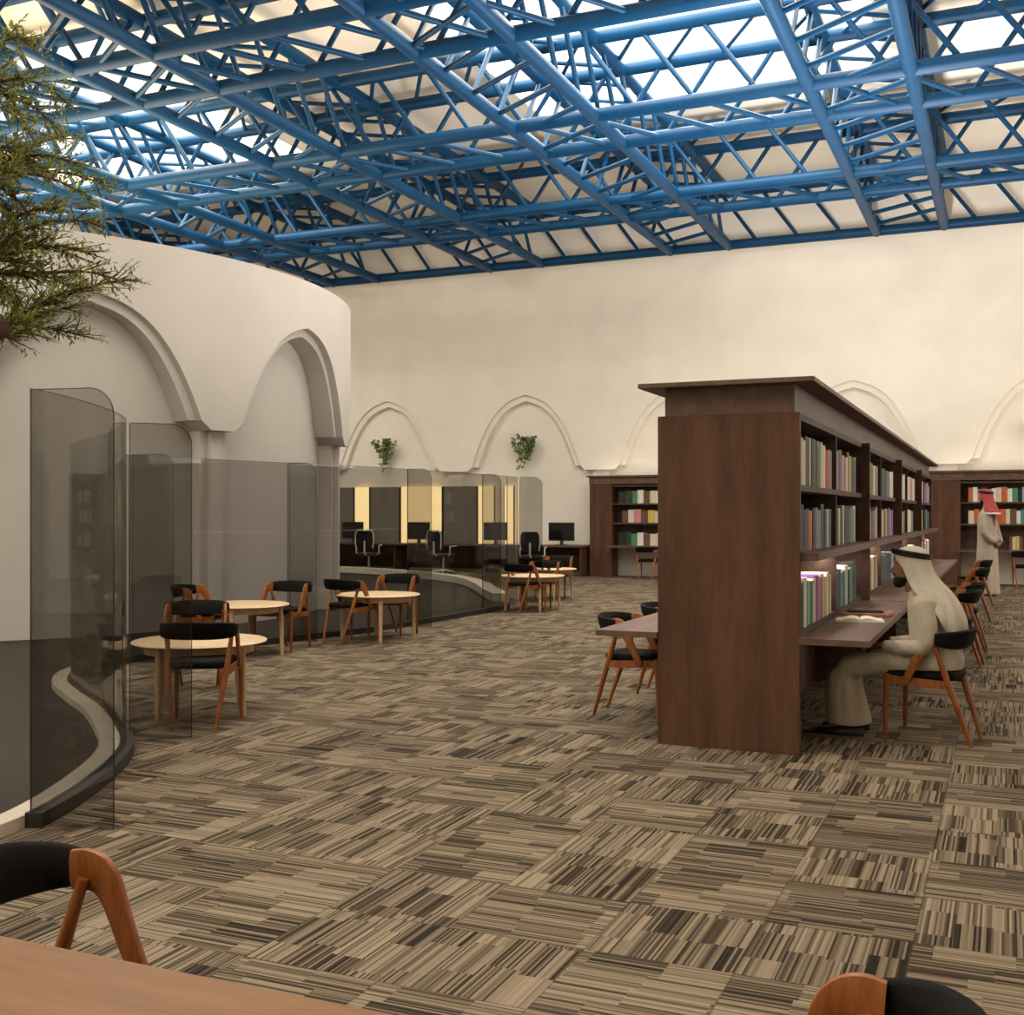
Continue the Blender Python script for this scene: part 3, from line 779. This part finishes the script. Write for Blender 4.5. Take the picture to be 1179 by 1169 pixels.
# ------------------------------------------------------------------ smoked glass screen
def arc_len(P): 
    s = [0]
    for a, b in zip(P[:-1], P[1:]): s.append(s[-1]+(b-a).length)
    return s
KL = arc_len(KP)
def kerb_at(y):
    return min(range(len(KP)), key=lambda i: abs(KP[i].y-y))
def pane_from(P, z0, z1, name, label, round_end=0, th=.006, round_start=0):
    t = thing(name, label, 'glass panel', (P[0].x, P[0].y, z0), 0, 'smoked glass panels')
    o = Vector((P[0].x, P[0].y, 0)); mb = MB(); L = arc_len(P); tot = L[-1]; rs = []; top = []
    # resample finely near a rounded end
    def at(s):
        for i in range(len(P)-1):
            if L[i+1] >= s-1e-9:
                u = (s-L[i])/max(1e-9, L[i+1]-L[i]); p = P[i].lerp(P[i+1], u); d = (P[i+1]-P[i]).normalized(); return p, d
        return P[-1], (P[-1]-P[-2]).normalized()
    ss = [tot*k/24 for k in range(25)]
    if round_end: ss = sorted(set([x for x in ss if x < tot-round_end] + [tot-round_end*(1-math.sin(math.pi/2*k/8)) for k in range(9)]))
    for s_ in ss:
        p, d = at(s_); nrm = Vector((-d.y, d.x, 0))*th
        zt = z1
        if round_end and s_ > tot-round_end:
            q = (s_-(tot-round_end))/round_end; zt = z1-round_end+round_end*math.sqrt(max(0,1-q*q))
        a, b = p-o-nrm, p-o+nrm
        rs.append([(a.x,a.y,0),(b.x,b.y,0),(b.x,b.y,zt-z0),(a.x,a.y,zt-z0)]); top.append(((p-o).x,(p-o).y,zt-z0))
    mb.rings(rs); mb.build('pane', M['smoke'], t, 30)
    e = MB(); p0 = top[0]; e.tube([(p0[0],p0[1],0), p0] + top[1:] + [(top[-1][0], top[-1][1], 0)], .0028, 5); e.build('edge', M['edge'], t)
    return t
ZG0, ZG1 = .07, 2.03
CUTS = [3.93, 5.66, 7.55, 8.70, 10.80, 12.92, 15.08, 15.95]
LB = ['big curved smoked glass pane, nearest, starting at the cut-off kerb end', 'curved smoked glass pane following the kerb bend behind the first', 'short curved smoked glass pane at the inner turn of the kerb', 'smoked glass pane beside the second round table',
      'smoked glass pane between the second and third round tables', 'smoked glass pane beyond the third round table', 'last smoked glass pane at the far end of the kerb']
for k in range(len(CUTS)-1):
    i, j = kerb_at(CUTS[k]), kerb_at(CUTS[k+1])
    pane_from(KP[i:j+1], ZG0, ZG1, 'glass_screen', LB[k])
FINS = [((-4.17,3.97),(-3.74,4.04),'flat smoked glass fin with rounded corner at the near end of the kerb'),
        ((-5.11,5.66),(-4.84,5.93),'flat smoked glass fin with rounded corner left of the nearest round table'),
        ((-7.50,7.64),(-7.16,7.76),'dark smoked glass fin seen behind the nearest round table'),
        ((-7.85,8.72),(-7.40,8.80),'dark smoked glass fin seen just behind the other dark one'),
        ((-7.47,10.80),(-7.16,10.92),'smoked glass fin behind the second round table chair'),
        ((-7.09,12.92),(-6.78,13.00),'smoked glass fin behind the third round table'),
        ((-7.03,15.08),(-6.76,15.15),'smoked glass fin left of the fourth round table'),
        ((-7.02,16.45),(-6.70,16.60),'smoked glass fin standing last, before the office chair')]
for a, b, lb in FINS:
    A, B = Vector((*a,0)), Vector((*b,0))
    pane_from([A, B], .004, ZG1, 'glass_fin', lb, .13 if (B-A).length > .2 else .1)
pane_from([Vector((-7.02,15.97,0)), Vector((-7.06,16.45,0))], .004, ZG1, 'glass_screen', 'narrow smoked glass return pane behind the fourth round table')
# the kerb the panes stand on
t = thing('kerb', 'snaking dark kerb with cream top under the smoked glass screen', 'kerb', (0,0,0))
def strip(P, w0, w1, z0, z1):
    mb = MB(); rs = []
    for i, p in enumerate(P):
        d = (P[min(i+1,len(P)-1)]-P[max(i-1,0)]).normalized(); nn = Vector((-d.y,d.x,0))
        a, b = p+nn*w0, p+nn*w1
        rs.append([(a.x,a.y,z0),(b.x,b.y,z0),(b.x,b.y,z1),(a.x,a.y,z1)])
    mb.rings(rs); return mb
i0 = kerb_at(3.9)
strip(KP[i0:], -.05, .03, 0, .07).build('plinth', M['kerbdark'], t, 30)
strip(KP[:kerb_at(8.6)], .03, .15, 0, .06).build('cream_cap', M['kerbtop'], t, 30)
t = thing('bench_kerb', 'long curved cream kerb seen through the far smoked glass', 'kerb', (0,0,0))
KB = catmull([(-7.55,16.9),(-8.3,18.1),(-9.2,19.6),(-10.4,21.2),(-12.4,22.8),(-15,23.9),(-18,24.3)], 8)
strip(KB, -.14, .14, 0, .16).build('kerb', M['kerbtop'], t, 30)
strip(KB, -.15, .15, .0, .03).build('foot', M['kerbdark'], t, 30)

# ------------------------------------------------------------------ plants
def leaf_quad(mb, p, d, up, L, W, mi=0):
    d = d.normalized(); s = d.cross(up)
    if s.length < 1e-3: s = d.cross(Vector((1,0,0)))
    s.normalize(); nn = s.cross(d)
    q = [p, p+d*L*.35+s*W+nn*W*.35, p+d*L, p+d*L*.35-s*W+nn*W*.35, p+d*L*.45]
    mb.add(q, [(0,1,4),(1,2,4),(2,3,4),(3,0,4)], mi)
def ivy(x, label, seed, z=3.12):
    r = random.Random(seed); t = thing('trailing_ivy', label, 'plant', (x, YB-.05, z), 0, 'ivy hanging in the wall arches')
    stems = MB(); lv = MB()
    for k in range(13):
        x0 = r.uniform(-.36,.36); L = r.choice([.35,.5,.6]) if x0 > -.1 else r.uniform(.2,.35)
        pts = []; px, py, pz = x0, -.06-r.random()*.1, .18+r.uniform(0,.12)*(1-abs(x0)*2)
        drift = -.28*x0 - .03
        n = 9
        for i in range(n):
            u = i/(n-1)
            pts.append(Vector((px + drift*u*1.6 + .025*math.sin(7*u+k), py - .05*math.sin(math.pi*min(1,u*1.5)), pz - L*u)))
        if k == 0:
            pts = [Vector((.05-.22*(i/(n-1))**1.5+.04*math.sin(i), -.1, .2-.78*i/(n-1))) for i in range(n)]
        if k == 1:
            pts = [Vector((.08-.10*(i/(n-1))**1.5, -.1, .2-.72*i/(n-1))) for i in range(n)]
        stems.tube(pts, .005, 5)
        for i in range(len(pts)-1):
            for _ in range(2 if i % 2 else 1):
                p = pts[i].lerp(pts[i+1], r.random()) + Vector((r.uniform(-.035,.035), r.uniform(-.05,.01), r.uniform(-.03,.03)))
                leaf_quad(lv, p, Vector((r.uniform(-1,1), r.uniform(-.9,-.1), r.uniform(-1.1,.35))), Vector((0,-1,.3)), r.uniform(.07,.12), r.uniform(.028,.045))
    stems.build('stems', M['bark'], t); lv.build('foliage', M['leaf'], t)
    mb = MB(); mb.lathe([(.03,.10),(.09,.11),(.10,.2),(.085,.2)], 14, (0,-.06)); mb.build('wall_pot', M['pot'], t, 40)
ivy(AC[1]-.02, 'green trailing ivy in the arch nearest the round wall', 3)
ivy(AC[2]-.02, 'green trailing ivy in the arch above the computer monitor', 4)
ivy(AC[5]+.03, 'green trailing ivy in the arch cut off by the right edge', 5)

def pix(px, py, d):
    l = (px-589.5)/1310*d; z = EYE + (592-py)/1310*d
    return Vector((l*CA - d*SA, d*CA + l*SA, z))
def tree():
    r = random.Random(21)
    base = pix(-150, 592, 5.3); t = thing('tree', 'leafy indoor tree reaching in at the top left edge', 'tree', (base.x, base.y, 0))
    o = Vector((base.x, base.y, 0))
    tr = MB(); top = pix(-70, 420, 5.2)
    tr.tube([base.xy.to_3d()-o, Vector((.03,.02,.9)), (top-o)*.5+Vector((.0,0,.6)), top-o, pix(-40,250,5.2)-o, pix(-30,60,5.2)-o], [.09,.08,.07,.06,.04,.02], 9)
    lv = MB(); tips = []
    starts = [pix(-50,430,5.2), pix(-45,330,5.2), pix(-40,220,5.15), pix(-35,120,5.2), pix(-60,400,5.2)]
    T = [(10,388,0),(85,385,0),(150,322,0),(110,330,0),(60,350,0),(40,375,0),(100,290,1),(130,320,1),(95,255,1),(70,290,1),(40,310,1),(60,240,1),(115,212,2),(85,190,2),(100,225,2),(50,200,2),(70,160,2),(20,260,2),
         (30,150,3),(70,110,3),(25,45,3),(60,140,3),(10,115,3),(10,200,2),(30,180,2),(20,350,1),(30,280,1),(5,330,1),(85,330,1),(45,260,2),(15,300,1),(75,355,0)]
    for (px, py, si) in T:
        s = starts[si]; e = pix(px + r.uniform(-4,4), py, r.uniform(4.75, 5.5))
        mid = s.lerp(e, .5) + Vector((0,0,.07+r.uniform(-.03,.05)))
        P = catmull([s, s.lerp(mid,.5)+Vector((0,0,.03)), mid, e.lerp(mid,.4)+Vector((0,0,.02)), e], 4)
        tr.tube([p-o for p in P], [.016-.0135*i/(len(P)-1) for i in range(len(P))], 5)
        for i in range(4, len(P)):
            u = i/(len(P)-1)
            for _ in range(3):
                d = (P[i]-P[i-1]).normalized(); side = Vector((r.uniform(-1,1), r.uniform(-1,1), r.uniform(-.7,.8)))
                tw = P[i] + (d*.9+side*.75).normalized()*r.uniform(.08,.21)*(1.15-.4*u)
                if r.random() < .75: tr.tube([P[i]-o, tw-o], [.003,.0012], 4)
                for q in range(10):
                    v = (q+1)/10
                    p = P[i].lerp(tw, v); ld = (tw-P[i]).normalized()*.8 + Vector((r.uniform(-1,1), r.uniform(-1,1), r.uniform(-.8,.8)))*.8
                    leaf_quad(lv, p-o, ld, Vector((r.uniform(-.4,.4),r.uniform(-.4,.4),1)), r.uniform(.020,.040), r.uniform(.0035,.0065))
    # cut stub low on the near side
    tr.tube([pix(-60,340,5.0)-o, pix(-6,372,4.95)-o, pix(8,382,4.95)-o, pix(19,393,4.95)-o], [.05,.05,.03,.003], 8)
    tr.build('trunk', M['bark'], t, 50); lv.build('foliage', M['treeleaf'], t)
    mb = MB(); mb.lathe([(.22,0),(.30,.02),(.34,.5),(.30,.5),(.28,.44)], 24); mb.build('planter', M['pot'], t, 40)
tree()

# ------------------------------------------------------------------ people
def remesh(o, vox, it=4):
    md = o.modifiers.new('Union', 'REMESH'); md.mode = 'VOXEL'; md.voxel_size = vox; md.use_smooth_shade = True
    s = o.modifiers.new('Smooth', 'SMOOTH'); s.factor = .5; s.iterations = it
def oval(c, rx, ry, n=20, rot=0, folds=0, amp=0, ph=0):
    out = []
    for j in range(n):
        a = 2*math.pi*j/n; k = 1 + amp*math.sin(folds*a+ph)
        x, y = rx*k*math.cos(a), ry*k*math.sin(a)
        out.append((c[0]+x*math.cos(rot)-y*math.sin(rot), c[1]+x*math.sin(rot)+y*math.cos(rot), c[2]))
    return out
def hand(mb, wrist, fwd, up, side, s=1.0, curl=.35):
    """palm and five bent fingers; fwd: towards fingertips, up: back of the hand, side: towards the thumb"""
    fwd, up, side = fwd.normalized(), up.normalized(), side.normalized()
    mb.tube([wrist-fwd*.03*s, wrist+fwd*.01*s, wrist+fwd*.045*s, wrist+fwd*.082*s], [.022*s,.024*s,.034*s,.030*s], 10, flat=.55)
    for k, (o, L) in enumerate(((.026,.066),(.009,.075),(-.009,.070),(-.026,.056))):
        b = wrist + fwd*.078*s + side*o*s
        p1 = b + (fwd*.9-up*curl)*L*.45*s; p2 = p1 + (fwd*.6-up*(curl+.35))*L*.34*s; p3 = p2 + (fwd*.25-up*(curl+.5))*L*.28*s
        mb.tube([b-fwd*.02*s, b, p1, p2, p3], [.009*s,.009*s,.0085*s,.0075*s,.006*s], 7)
    b = wrist + fwd*.02*s + side*.026*s
    mb.tube([b-side*.012*s, b+fwd*.025*s+side*.018*s, b+fwd*.055*s+side*.022*s-up*.012*s], [.012*s,.0105*s,.008*s], 7)
def head(mb, c, fwd, side, s=1.0):
    """skull, face, nose, ears joined into the body; c: centre of the head, height 0.225"""
    up = Vector((0,0,1)); f, d = fwd.normalized(), side.normalized()
    def P(a, b, z): return c + f*a*s + d*b*s + up*z*s
    def ring(z, a0, b0, ctr):
        return [P(ctr + a0*math.cos(2*math.pi*j/18), b0*math.sin(2*math.pi*j/18), z) for j in range(18)]
    mb.rings([ring(z, a, b, k) for z, a, b, k in ((-.115,.022,.022,.062),(-.105,.040,.036,.050),(-.085,.062,.052,.030),(-.05,.080,.064,.012),(0,.094,.073,0),(.04,.098,.076,-.004),(.075,.090,.071,-.006),(.10,.066,.052,-.006),(.113,.032,.025,-.006))])
    mb.tube([P(.088,0,.022), P(.104,0,-.008), P(.116,0,-.026), P(.098,0,-.036)], [.008*s,.011*s,.014*s,.008*s], 8)
    mb.tube([P(.086,-.022,-.058), P(.098,0,-.056), P(.086,.022,-.058)], [.005*s,.008*s,.005*s], 6)
    mb.tube([P(.080,-.046,.036), P(.096,0,.040), P(.080,.046,.036)], [.007*s,.008*s,.007*s], 6)
    for e in (-1, 1):
        mb.tube([P(-.005,e*.072,.02), P(-.012,e*.084,.0), P(-.004,e*.076,-.03)], [.010*s,.014*s,.008*s], 6)
    mb.tube([c + up*(-.06*s) - f*.02*s, c - up*.16*s - f*.03*s], [.052*s,.056*s], 12)

def headcloth(rows, cols, m, parent, name, loc0, folds=9):
    """rows: (z, centre_x along facing, half depth, half width, opening degrees each side of the face)"""
    f, d, o = cols
    grid = []
    N = 40
    for (z, cx, a, b, op, amp) in rows:
        line = []
        for j in range(N+1):
            th = R(op) + (2*math.pi-2*R(op))*j/N
            k = 1 + amp*math.sin(folds*th+z*6)
            p = Vector((0,0,z)) + f*(cx + a*k*math.cos(th)) + d*(b*k*math.sin(th))
            line.append(p+o)
        grid.append(line)
    mb = MB(); vs = [p for l in grid for p in l]; fs = []
    for r_ in range(len(grid)-1):
        for j in range(N): fs.append((r_*(N+1)+j, r_*(N+1)+j+1, (r_+1)*(N+1)+j+1, (r_+1)*(N+1)+j))
    mb.add(vs, fs); ob = mb.build(name, m, parent, 80)
    sd = ob.modifiers.new('Thickness', 'SOLIDIFY'); sd.thickness = .008; sd.offset = 1
    ss_ = ob.modifiers.new('Soft', 'SUBSURF'); ss_.levels = 1; ss_.render_levels = 1
    return ob

def seated_man():
    t = thing('person', 'person seated at the near desk in white robe and white headcloth, reading', 'person', (-.45, 7.82, 0))
    O = Vector((-.45, 7.82, 0)); f = Vector((-1,.06,0)).normalized(); d = Vector((.06,1,0)).normalized(); up = Vector((0,0,1))
    # d points away from the viewpoint (his right side); near side is -d
    def L(a, b, z): return f*a + d*b + up*z         # a forward, b to his right
    hc = L(.135, 0, 1.098)
    fh = (f*.93 - up*.0).normalized()
    body = MB()
    head(body, hc, f, d, .95)
    body.tube([L(-.04,0,.50), L(-.02,0,.62), L(.0,0,.80), L(.04,0,.90), L(.085,0,.97)], [.10,.10,.10,.075,.05], 14)
    for s in (-1, 1):
        body.tube([L(.03,s*.10,.90), L(.02,s*.19,.87), L(-.01,s*.21,.72), L(.02,s*.215,.60), L(.16,s*.16,.592), L(.28,s*.10,.588)], [.05,.052,.045,.04,.032,.024], 10)
        hand(body, L(.285,s*.095,.586), f*.9-d*s*.45-up*.12, up, (-d*s*.7+f*.3), .95)
        body.tube([L(-.02,s*.08,.49), L(.28,s*.10,.485), L(.50,s*.12,.46), L(.545,s*.12,.40), L(.53,s*.11,.22), L(.50,s*.11,.07)], [.07,.06,.052,.05,.045,.036], 10)
        body.tube([L(.46,s*.11,.05), L(.56,s*.115,.035), L(.66,s*.12,.028)], [.036,.038,.028], 8)
    ob = body.build('body', M['skin'], t); remesh(ob, .0065, 2)
    # eyes, brows, beard
    for s in (-1, 1):
        e = MB(); c = hc + f*.079 + d*s*.031 + up*.018; e.ell(c, (.011,.012,.008)); e.build('eye', M['eye'], t, 60)
    bd = MB()
    for z, a, b, k in ((-.128,.02,.02,.06),(-.118,.044,.042,.045),(-.095,.068,.058,.03),(-.065,.083,.068,.012)): pass
    bd.rings([[hc + f*(k+a*math.cos(2*math.pi*j/16)) + d*b*math.sin(2*math.pi*j/16) + up*z for j in range(16)] for z, a, b, k in ((-.128,.016,.016,.068),(-.112,.042,.038,.055),(-.085,.062,.051,.035),(-.062,.072,.058,.022),(-.050,.060,.052,.022))])
    bd.tube([hc+f*.078-d*.030-up*.046, hc+f*.096-up*.040, hc+f*.078+d*.030-up*.046], [.005,.008,.005], 6)
    bd.build('beard', M['beard'], t, 60)
    # robe: torso, sleeves, lap and skirt in one surface
    rb = MB()
    rb.rings([oval(L(x,0,z), rx, ry, 24, 0, 7, am) for x, z, rx, ry, am in ((-.05,.46,.15,.19,.02),(-.05,.53,.155,.195,.02),(-.015,.64,.145,.185,.02),(.0,.76,.140,.190,.01),(.02,.86,.125,.185,0),(.045,.925,.09,.12,0),(.075,.965,.062,.068,0))])
    for s in (-1, 1):
        rb.tube([L(.03,s*.12,.895), L(.015,s*.185,.865), L(-.005,s*.215,.75), L(.0,s*.225,.64), L(.03,s*.222,.605), L(.13,s*.185,.598), L(.27,s*.112,.590)], [.07,.078,.068,.060,.056,.050,.044], 14)
    for s in (-1, 1):
        rb.tube([L(-.05,s*.085,.50), L(.15,s*.10,.49), L(.36,s*.115,.475), L(.50,s*.12,.445), L(.555,s*.12,.385), L(.56,s*.115,.27), L(.545,s*.11,.12), L(.54,s*.11,.075)], [.09,.078,.075,.080,.085,.09,.098,.10], 14)
    # the cloth stretched between the knees and shins
    rb.rings([oval(L(x,0,z), rx, ry, 24, 0, 9, .02) for x, z, rx, ry in ((.50,.50,.07,.14),(.535,.44,.09,.20),(.53,.30,.105,.20),(.515,.16,.125,.205),(.505,.07,.138,.21))])
    rb.rings([[*map(tuple, [L(x,-w,z0), L(x,w,z0), L(x,w,z1), L(x,-w,z1)])] for x, w, z0, z1 in ((-.05,.15,.46,.55),(.2,.17,.45,.540),(.5,.19,.40,.505))])
    ob = rb.build('robe', M['thobe'], t); remesh(ob, .010, 6)
    # collar and cuffs
    # head cloth and its black cord
    headcloth([(1.236,.118,.012,.012,0,0),(1.232,.118,.045,.040,0,0),(1.214,.118,.088,.072,0,0),(1.185,.120,.107,.090,0,0),(1.150,.118,.110,.094,40,.01),(1.105,.105,.108,.102,62,.02),(1.05,.088,.112,.112,64,.04),
               (.99,.055,.128,.134,64,.06),(.93,.02,.148,.178,74,.08),(.86,-.02,.15,.215,97,.09),(.77,-.05,.155,.225,102,.10),(.68,-.06,.15,.20,116,.12)], (f, d, Vector((0,0,0))), M['ghutra'], t, 'headcloth', None)
    ag = MB()
    for dz in (0, .018):
        ag.tube([hc + f*(-.016+.114*math.cos(2*math.pi*j/32)) + d*.098*math.sin(2*math.pi*j/32) + up*(.085+dz+.020*math.cos(2*math.pi*j/32)) for j in range(32)], .0115, 8, closed=True)
    ag.build('head_cord', M['cord'], t, 60)
    for s in (-1, 1):
        sh = MB(); rs = []
        for a, w, h in ((.40,.030,.055),(.44,.038,.075),(.50,.040,.075),(.58,.045,.055),(.66,.042,.042),(.71,.022,.028)):
            rs.append([L(a,s*.12+w*x,.003+h*z) for x, z in ((-1,0),(1,0),(1.05,.35),(.7,.85),(0,1),(-.7,.85),(-1.05,.35))])
        sh.rings(rs); sh.build('shoe', M['shoe'], t, 50)
seated_man()

def standing_man():
    O = Vector((-.32, 21.85, 0))
    t = thing('person', 'person standing at the wall bookcase in beige robe and red checked headcloth', 'person', tuple(O))
    f = Vector((-.92,.40,0)).normalized(); d = Vector((.40,.92,0)).normalized(); up = Vector((0,0,1))
    def L(a, b, z): return f*a + d*b + up*z
    body = MB(); hc = L(.03,0,1.745)
    head(body, hc, f, d, 1.0)
    body.tube([L(0,0,.95), L(0,0,1.2), L(.0,0,1.42), L(.0,0,1.50), L(.01,0,1.62)], [.13,.13,.14,.10,.055], 12)
    for s in (-1, 1):
        body.tube([L(0,s*.12,1.46), L(-.01,s*.205,1.43), L(-.03,s*.24,1.22), L(-.06,s*.245,1.12), L(-.13,s*.19,1.02), L(-.19,s*.10,.945)], [.05,.055,.045,.04,.03,.026], 10)
        hand(body, L(-.192,s*.09,.935), up*-.55-d*s*.8, -f, up*.8-d*s*.3, 1.0)
        body.tube([L(0,s*.09,.95), L(.0,s*.10,.5), L(-.01,s*.10,.09)], [.085,.06,.04], 10)
        body.tube([L(-.04,s*.10,.045), L(.07,s*.11,.04), L(.17,s*.12,.03)], [.038,.04,.03], 8)
    ob = body.build('body', M['skin'], t); remesh(ob, .008, 2)
    bd = MB()
    bd.rings([[hc + f*(k+a*math.cos(2*math.pi*j/16)) + d*b*math.sin(2*math.pi*j/16) + up*z for j in range(16)] for z, a, b, k in ((-.128,.020,.02,.06),(-.118,.046,.042,.045),(-.092,.068,.059,.026),(-.060,.082,.068,.008),(-.045,.076,.064,.004))])
    bd.build('beard', M['beard'], t, 60)
    for s in (-1, 1):
        e = MB(); c = hc + f*.083 + d*s*.032 + up*.018; e.ell(c, (.011,.012,.008)); e.build('eye', M['eye'], t, 60)
    rb = MB(); rot = math.atan2(f.y, f.x)
    rb.rings([oval(L(x,0,z), rx, ry, 28, rot, 9, am) for x, z, rx, ry, am in ((0,.03,.205,.25,.05),(0,.2,.195,.24,.05),(0,.6,.175,.215,.04),(0,1.0,.155,.20,.02),(0,1.2,.15,.205,.01),(0,1.38,.14,.215,0),(0,1.46,.12,.19,0),(0,1.52,.085,.11,0),(.005,1.57,.065,.068,0))])
    for s in (-1, 1):
        rb.tube([L(0,s*.13,1.46), L(-.01,s*.20,1.42), L(-.03,s*.245,1.24), L(-.06,s*.25,1.12), L(-.12,s*.20,1.03), L(-.18,s*.12,.96)], [.07,.08,.072,.066,.06,.055], 12)
    ob = rb.build('robe', M['thobe2'], t); remesh(ob, .014, 4)
    headcloth([(1.888,.02,.012,.012,0,0),(1.884,.02,.05,.045,0,0),(1.862,.02,.09,.078,0,0),(1.83,.022,.110,.095,0,0),(1.79,.018,.114,.099,40,.01),(1.74,.01,.113,.106,64,.02),(1.67,-.005,.115,.118,78,.03),
               (1.60,-.02,.125,.145,88,.04),(1.53,-.03,.145,.19,92,.05),(1.46,-.035,.165,.235,98,.05)], (f, d, Vector((0,0,0))), M['shemagh'], t, 'headcloth', None)
    headcloth([(1.475,-.035,.164,.234,97,.05),(1.44,-.038,.172,.243,99,.05)], (f, d, Vector((0,0,0))), M['fringe'], t, 'headcloth_border', None)
    headcloth([(1.45,-.05,.165,.20,150,.05),(1.36,-.05,.17,.16,158,.05),(1.25,-.05,.165,.08,165,.03)], (f, d, Vector((0,0,0))), M['shemagh'], t, 'headcloth_tail', None)
    ag = MB()
    for dz in (0, .02):
        ag.tube([hc + f*(-.012+.119*math.cos(2*math.pi*j/32)) + d*.104*math.sin(2*math.pi*j/32) + up*(.082+dz+.018*math.cos(2*math.pi*j/32)) for j in range(32)], .0125, 8, closed=True)
    ag.build('head_cord', M['cord'], t, 60)
    for s in (-1, 1):
        sh = MB(); rs = []
        for a, w, h in ((-.08,.03,.05),(-.04,.038,.075),(.03,.04,.07),(.11,.045,.05),(.18,.04,.04),(.22,.02,.025)):
            rs.append([L(a,s*.11+w*x,.003+h*z) for x, z in ((-1,0),(1,0),(1.05,.35),(.7,.85),(0,1),(-.7,.85),(-1.05,.35))])
        sh.rings(rs); sh.build('shoe', M['shoe'], t, 50)
standing_man()

# ------------------------------------------------------------------ light
w = bpy.data.worlds.new('World'); scene.world = w; w.use_nodes = True
bg = w.node_tree.nodes['Background']; bg.inputs[0].default_value = (1,.975,.90,1); bg.inputs[1].default_value = 1.7
def area(name, loc, rot, sx, sy, e, c):
    l = bpy.data.lights.new(name, 'AREA'); l.shape = 'RECTANGLE'; l.size = sx; l.size_y = sy; l.energy = e; l.color = c
    o = bpy.data.objects.new(name, l); col.objects.link(o); o.location = loc; o.rotation_euler = rot; return o
for a, b in SKX:
    for c, d in SKY:
        area('skylight_daylight', ((a+b)/2, (c+d)/2, ZC+.26), (0,0,0), b-a-.05, d-c-.05, 1050 if c > 13 else 330, (1,.93,.81))
for k, (a, b) in enumerate(HR): area('window_daylight', (XR+.10, (a+b)/2, 3.55), (0,R(90),0), 5.2, b-a, 200, (1,.92,.82))  # lamps in the added, unseen windows
for a, b in HN: area('window_daylight', ((a+b)/2, YN-.10, 3.55), (R(90),0,0), b-a, 5.2, 40, (1,.84,.64))
# added unseen fill uplights on round room and bookcases, then the shelf lamps
area('cove_lamp', (DCX, DCY, 4.72), (R(180),0,0), 6, 6, 560, (1,.78,.50))
area('cove_lamp', (-1.58, 13.5, 2.30), (R(180),0,0), .5, 12.5, 1350, (1,.95,.90))
for x0, x1 in ((-8.8,-5.1), (-1.3,2.5)): area('cove_lamp', ((x0+x1)/2, 25.2, 2.36), (R(180),0,0), x1-x0, .2, 5, (1,.86,.68))
for x, y, L in STRIPS: area('shelf_lamp', (x, y, 1.156), (0,0,0), .03, L, 9, (1,.86,.76))
scene.view_settings.view_transform = 'Standard'; scene.view_settings.look = 'None'
scene.view_settings.exposure = .37; scene.view_settings.gamma = 1
scene.cycles.max_bounces = 8; scene.cycles.transparent_max_bounces = 24; scene.cycles.sample_clamp_indirect = 8
scene.cycles.use_denoising = True

cam = bpy.data.cameras.new('Camera'); cam.sensor_width = 36; cam.lens = 36*1310/1179; cam.shift_y = 7.5/1179; cam.clip_end = 200
co = bpy.data.objects.new('Camera', cam); col.objects.link(co); co.location = (0,0,EYE); co.rotation_euler = (R(90),0,YAW)
scene.camera = co
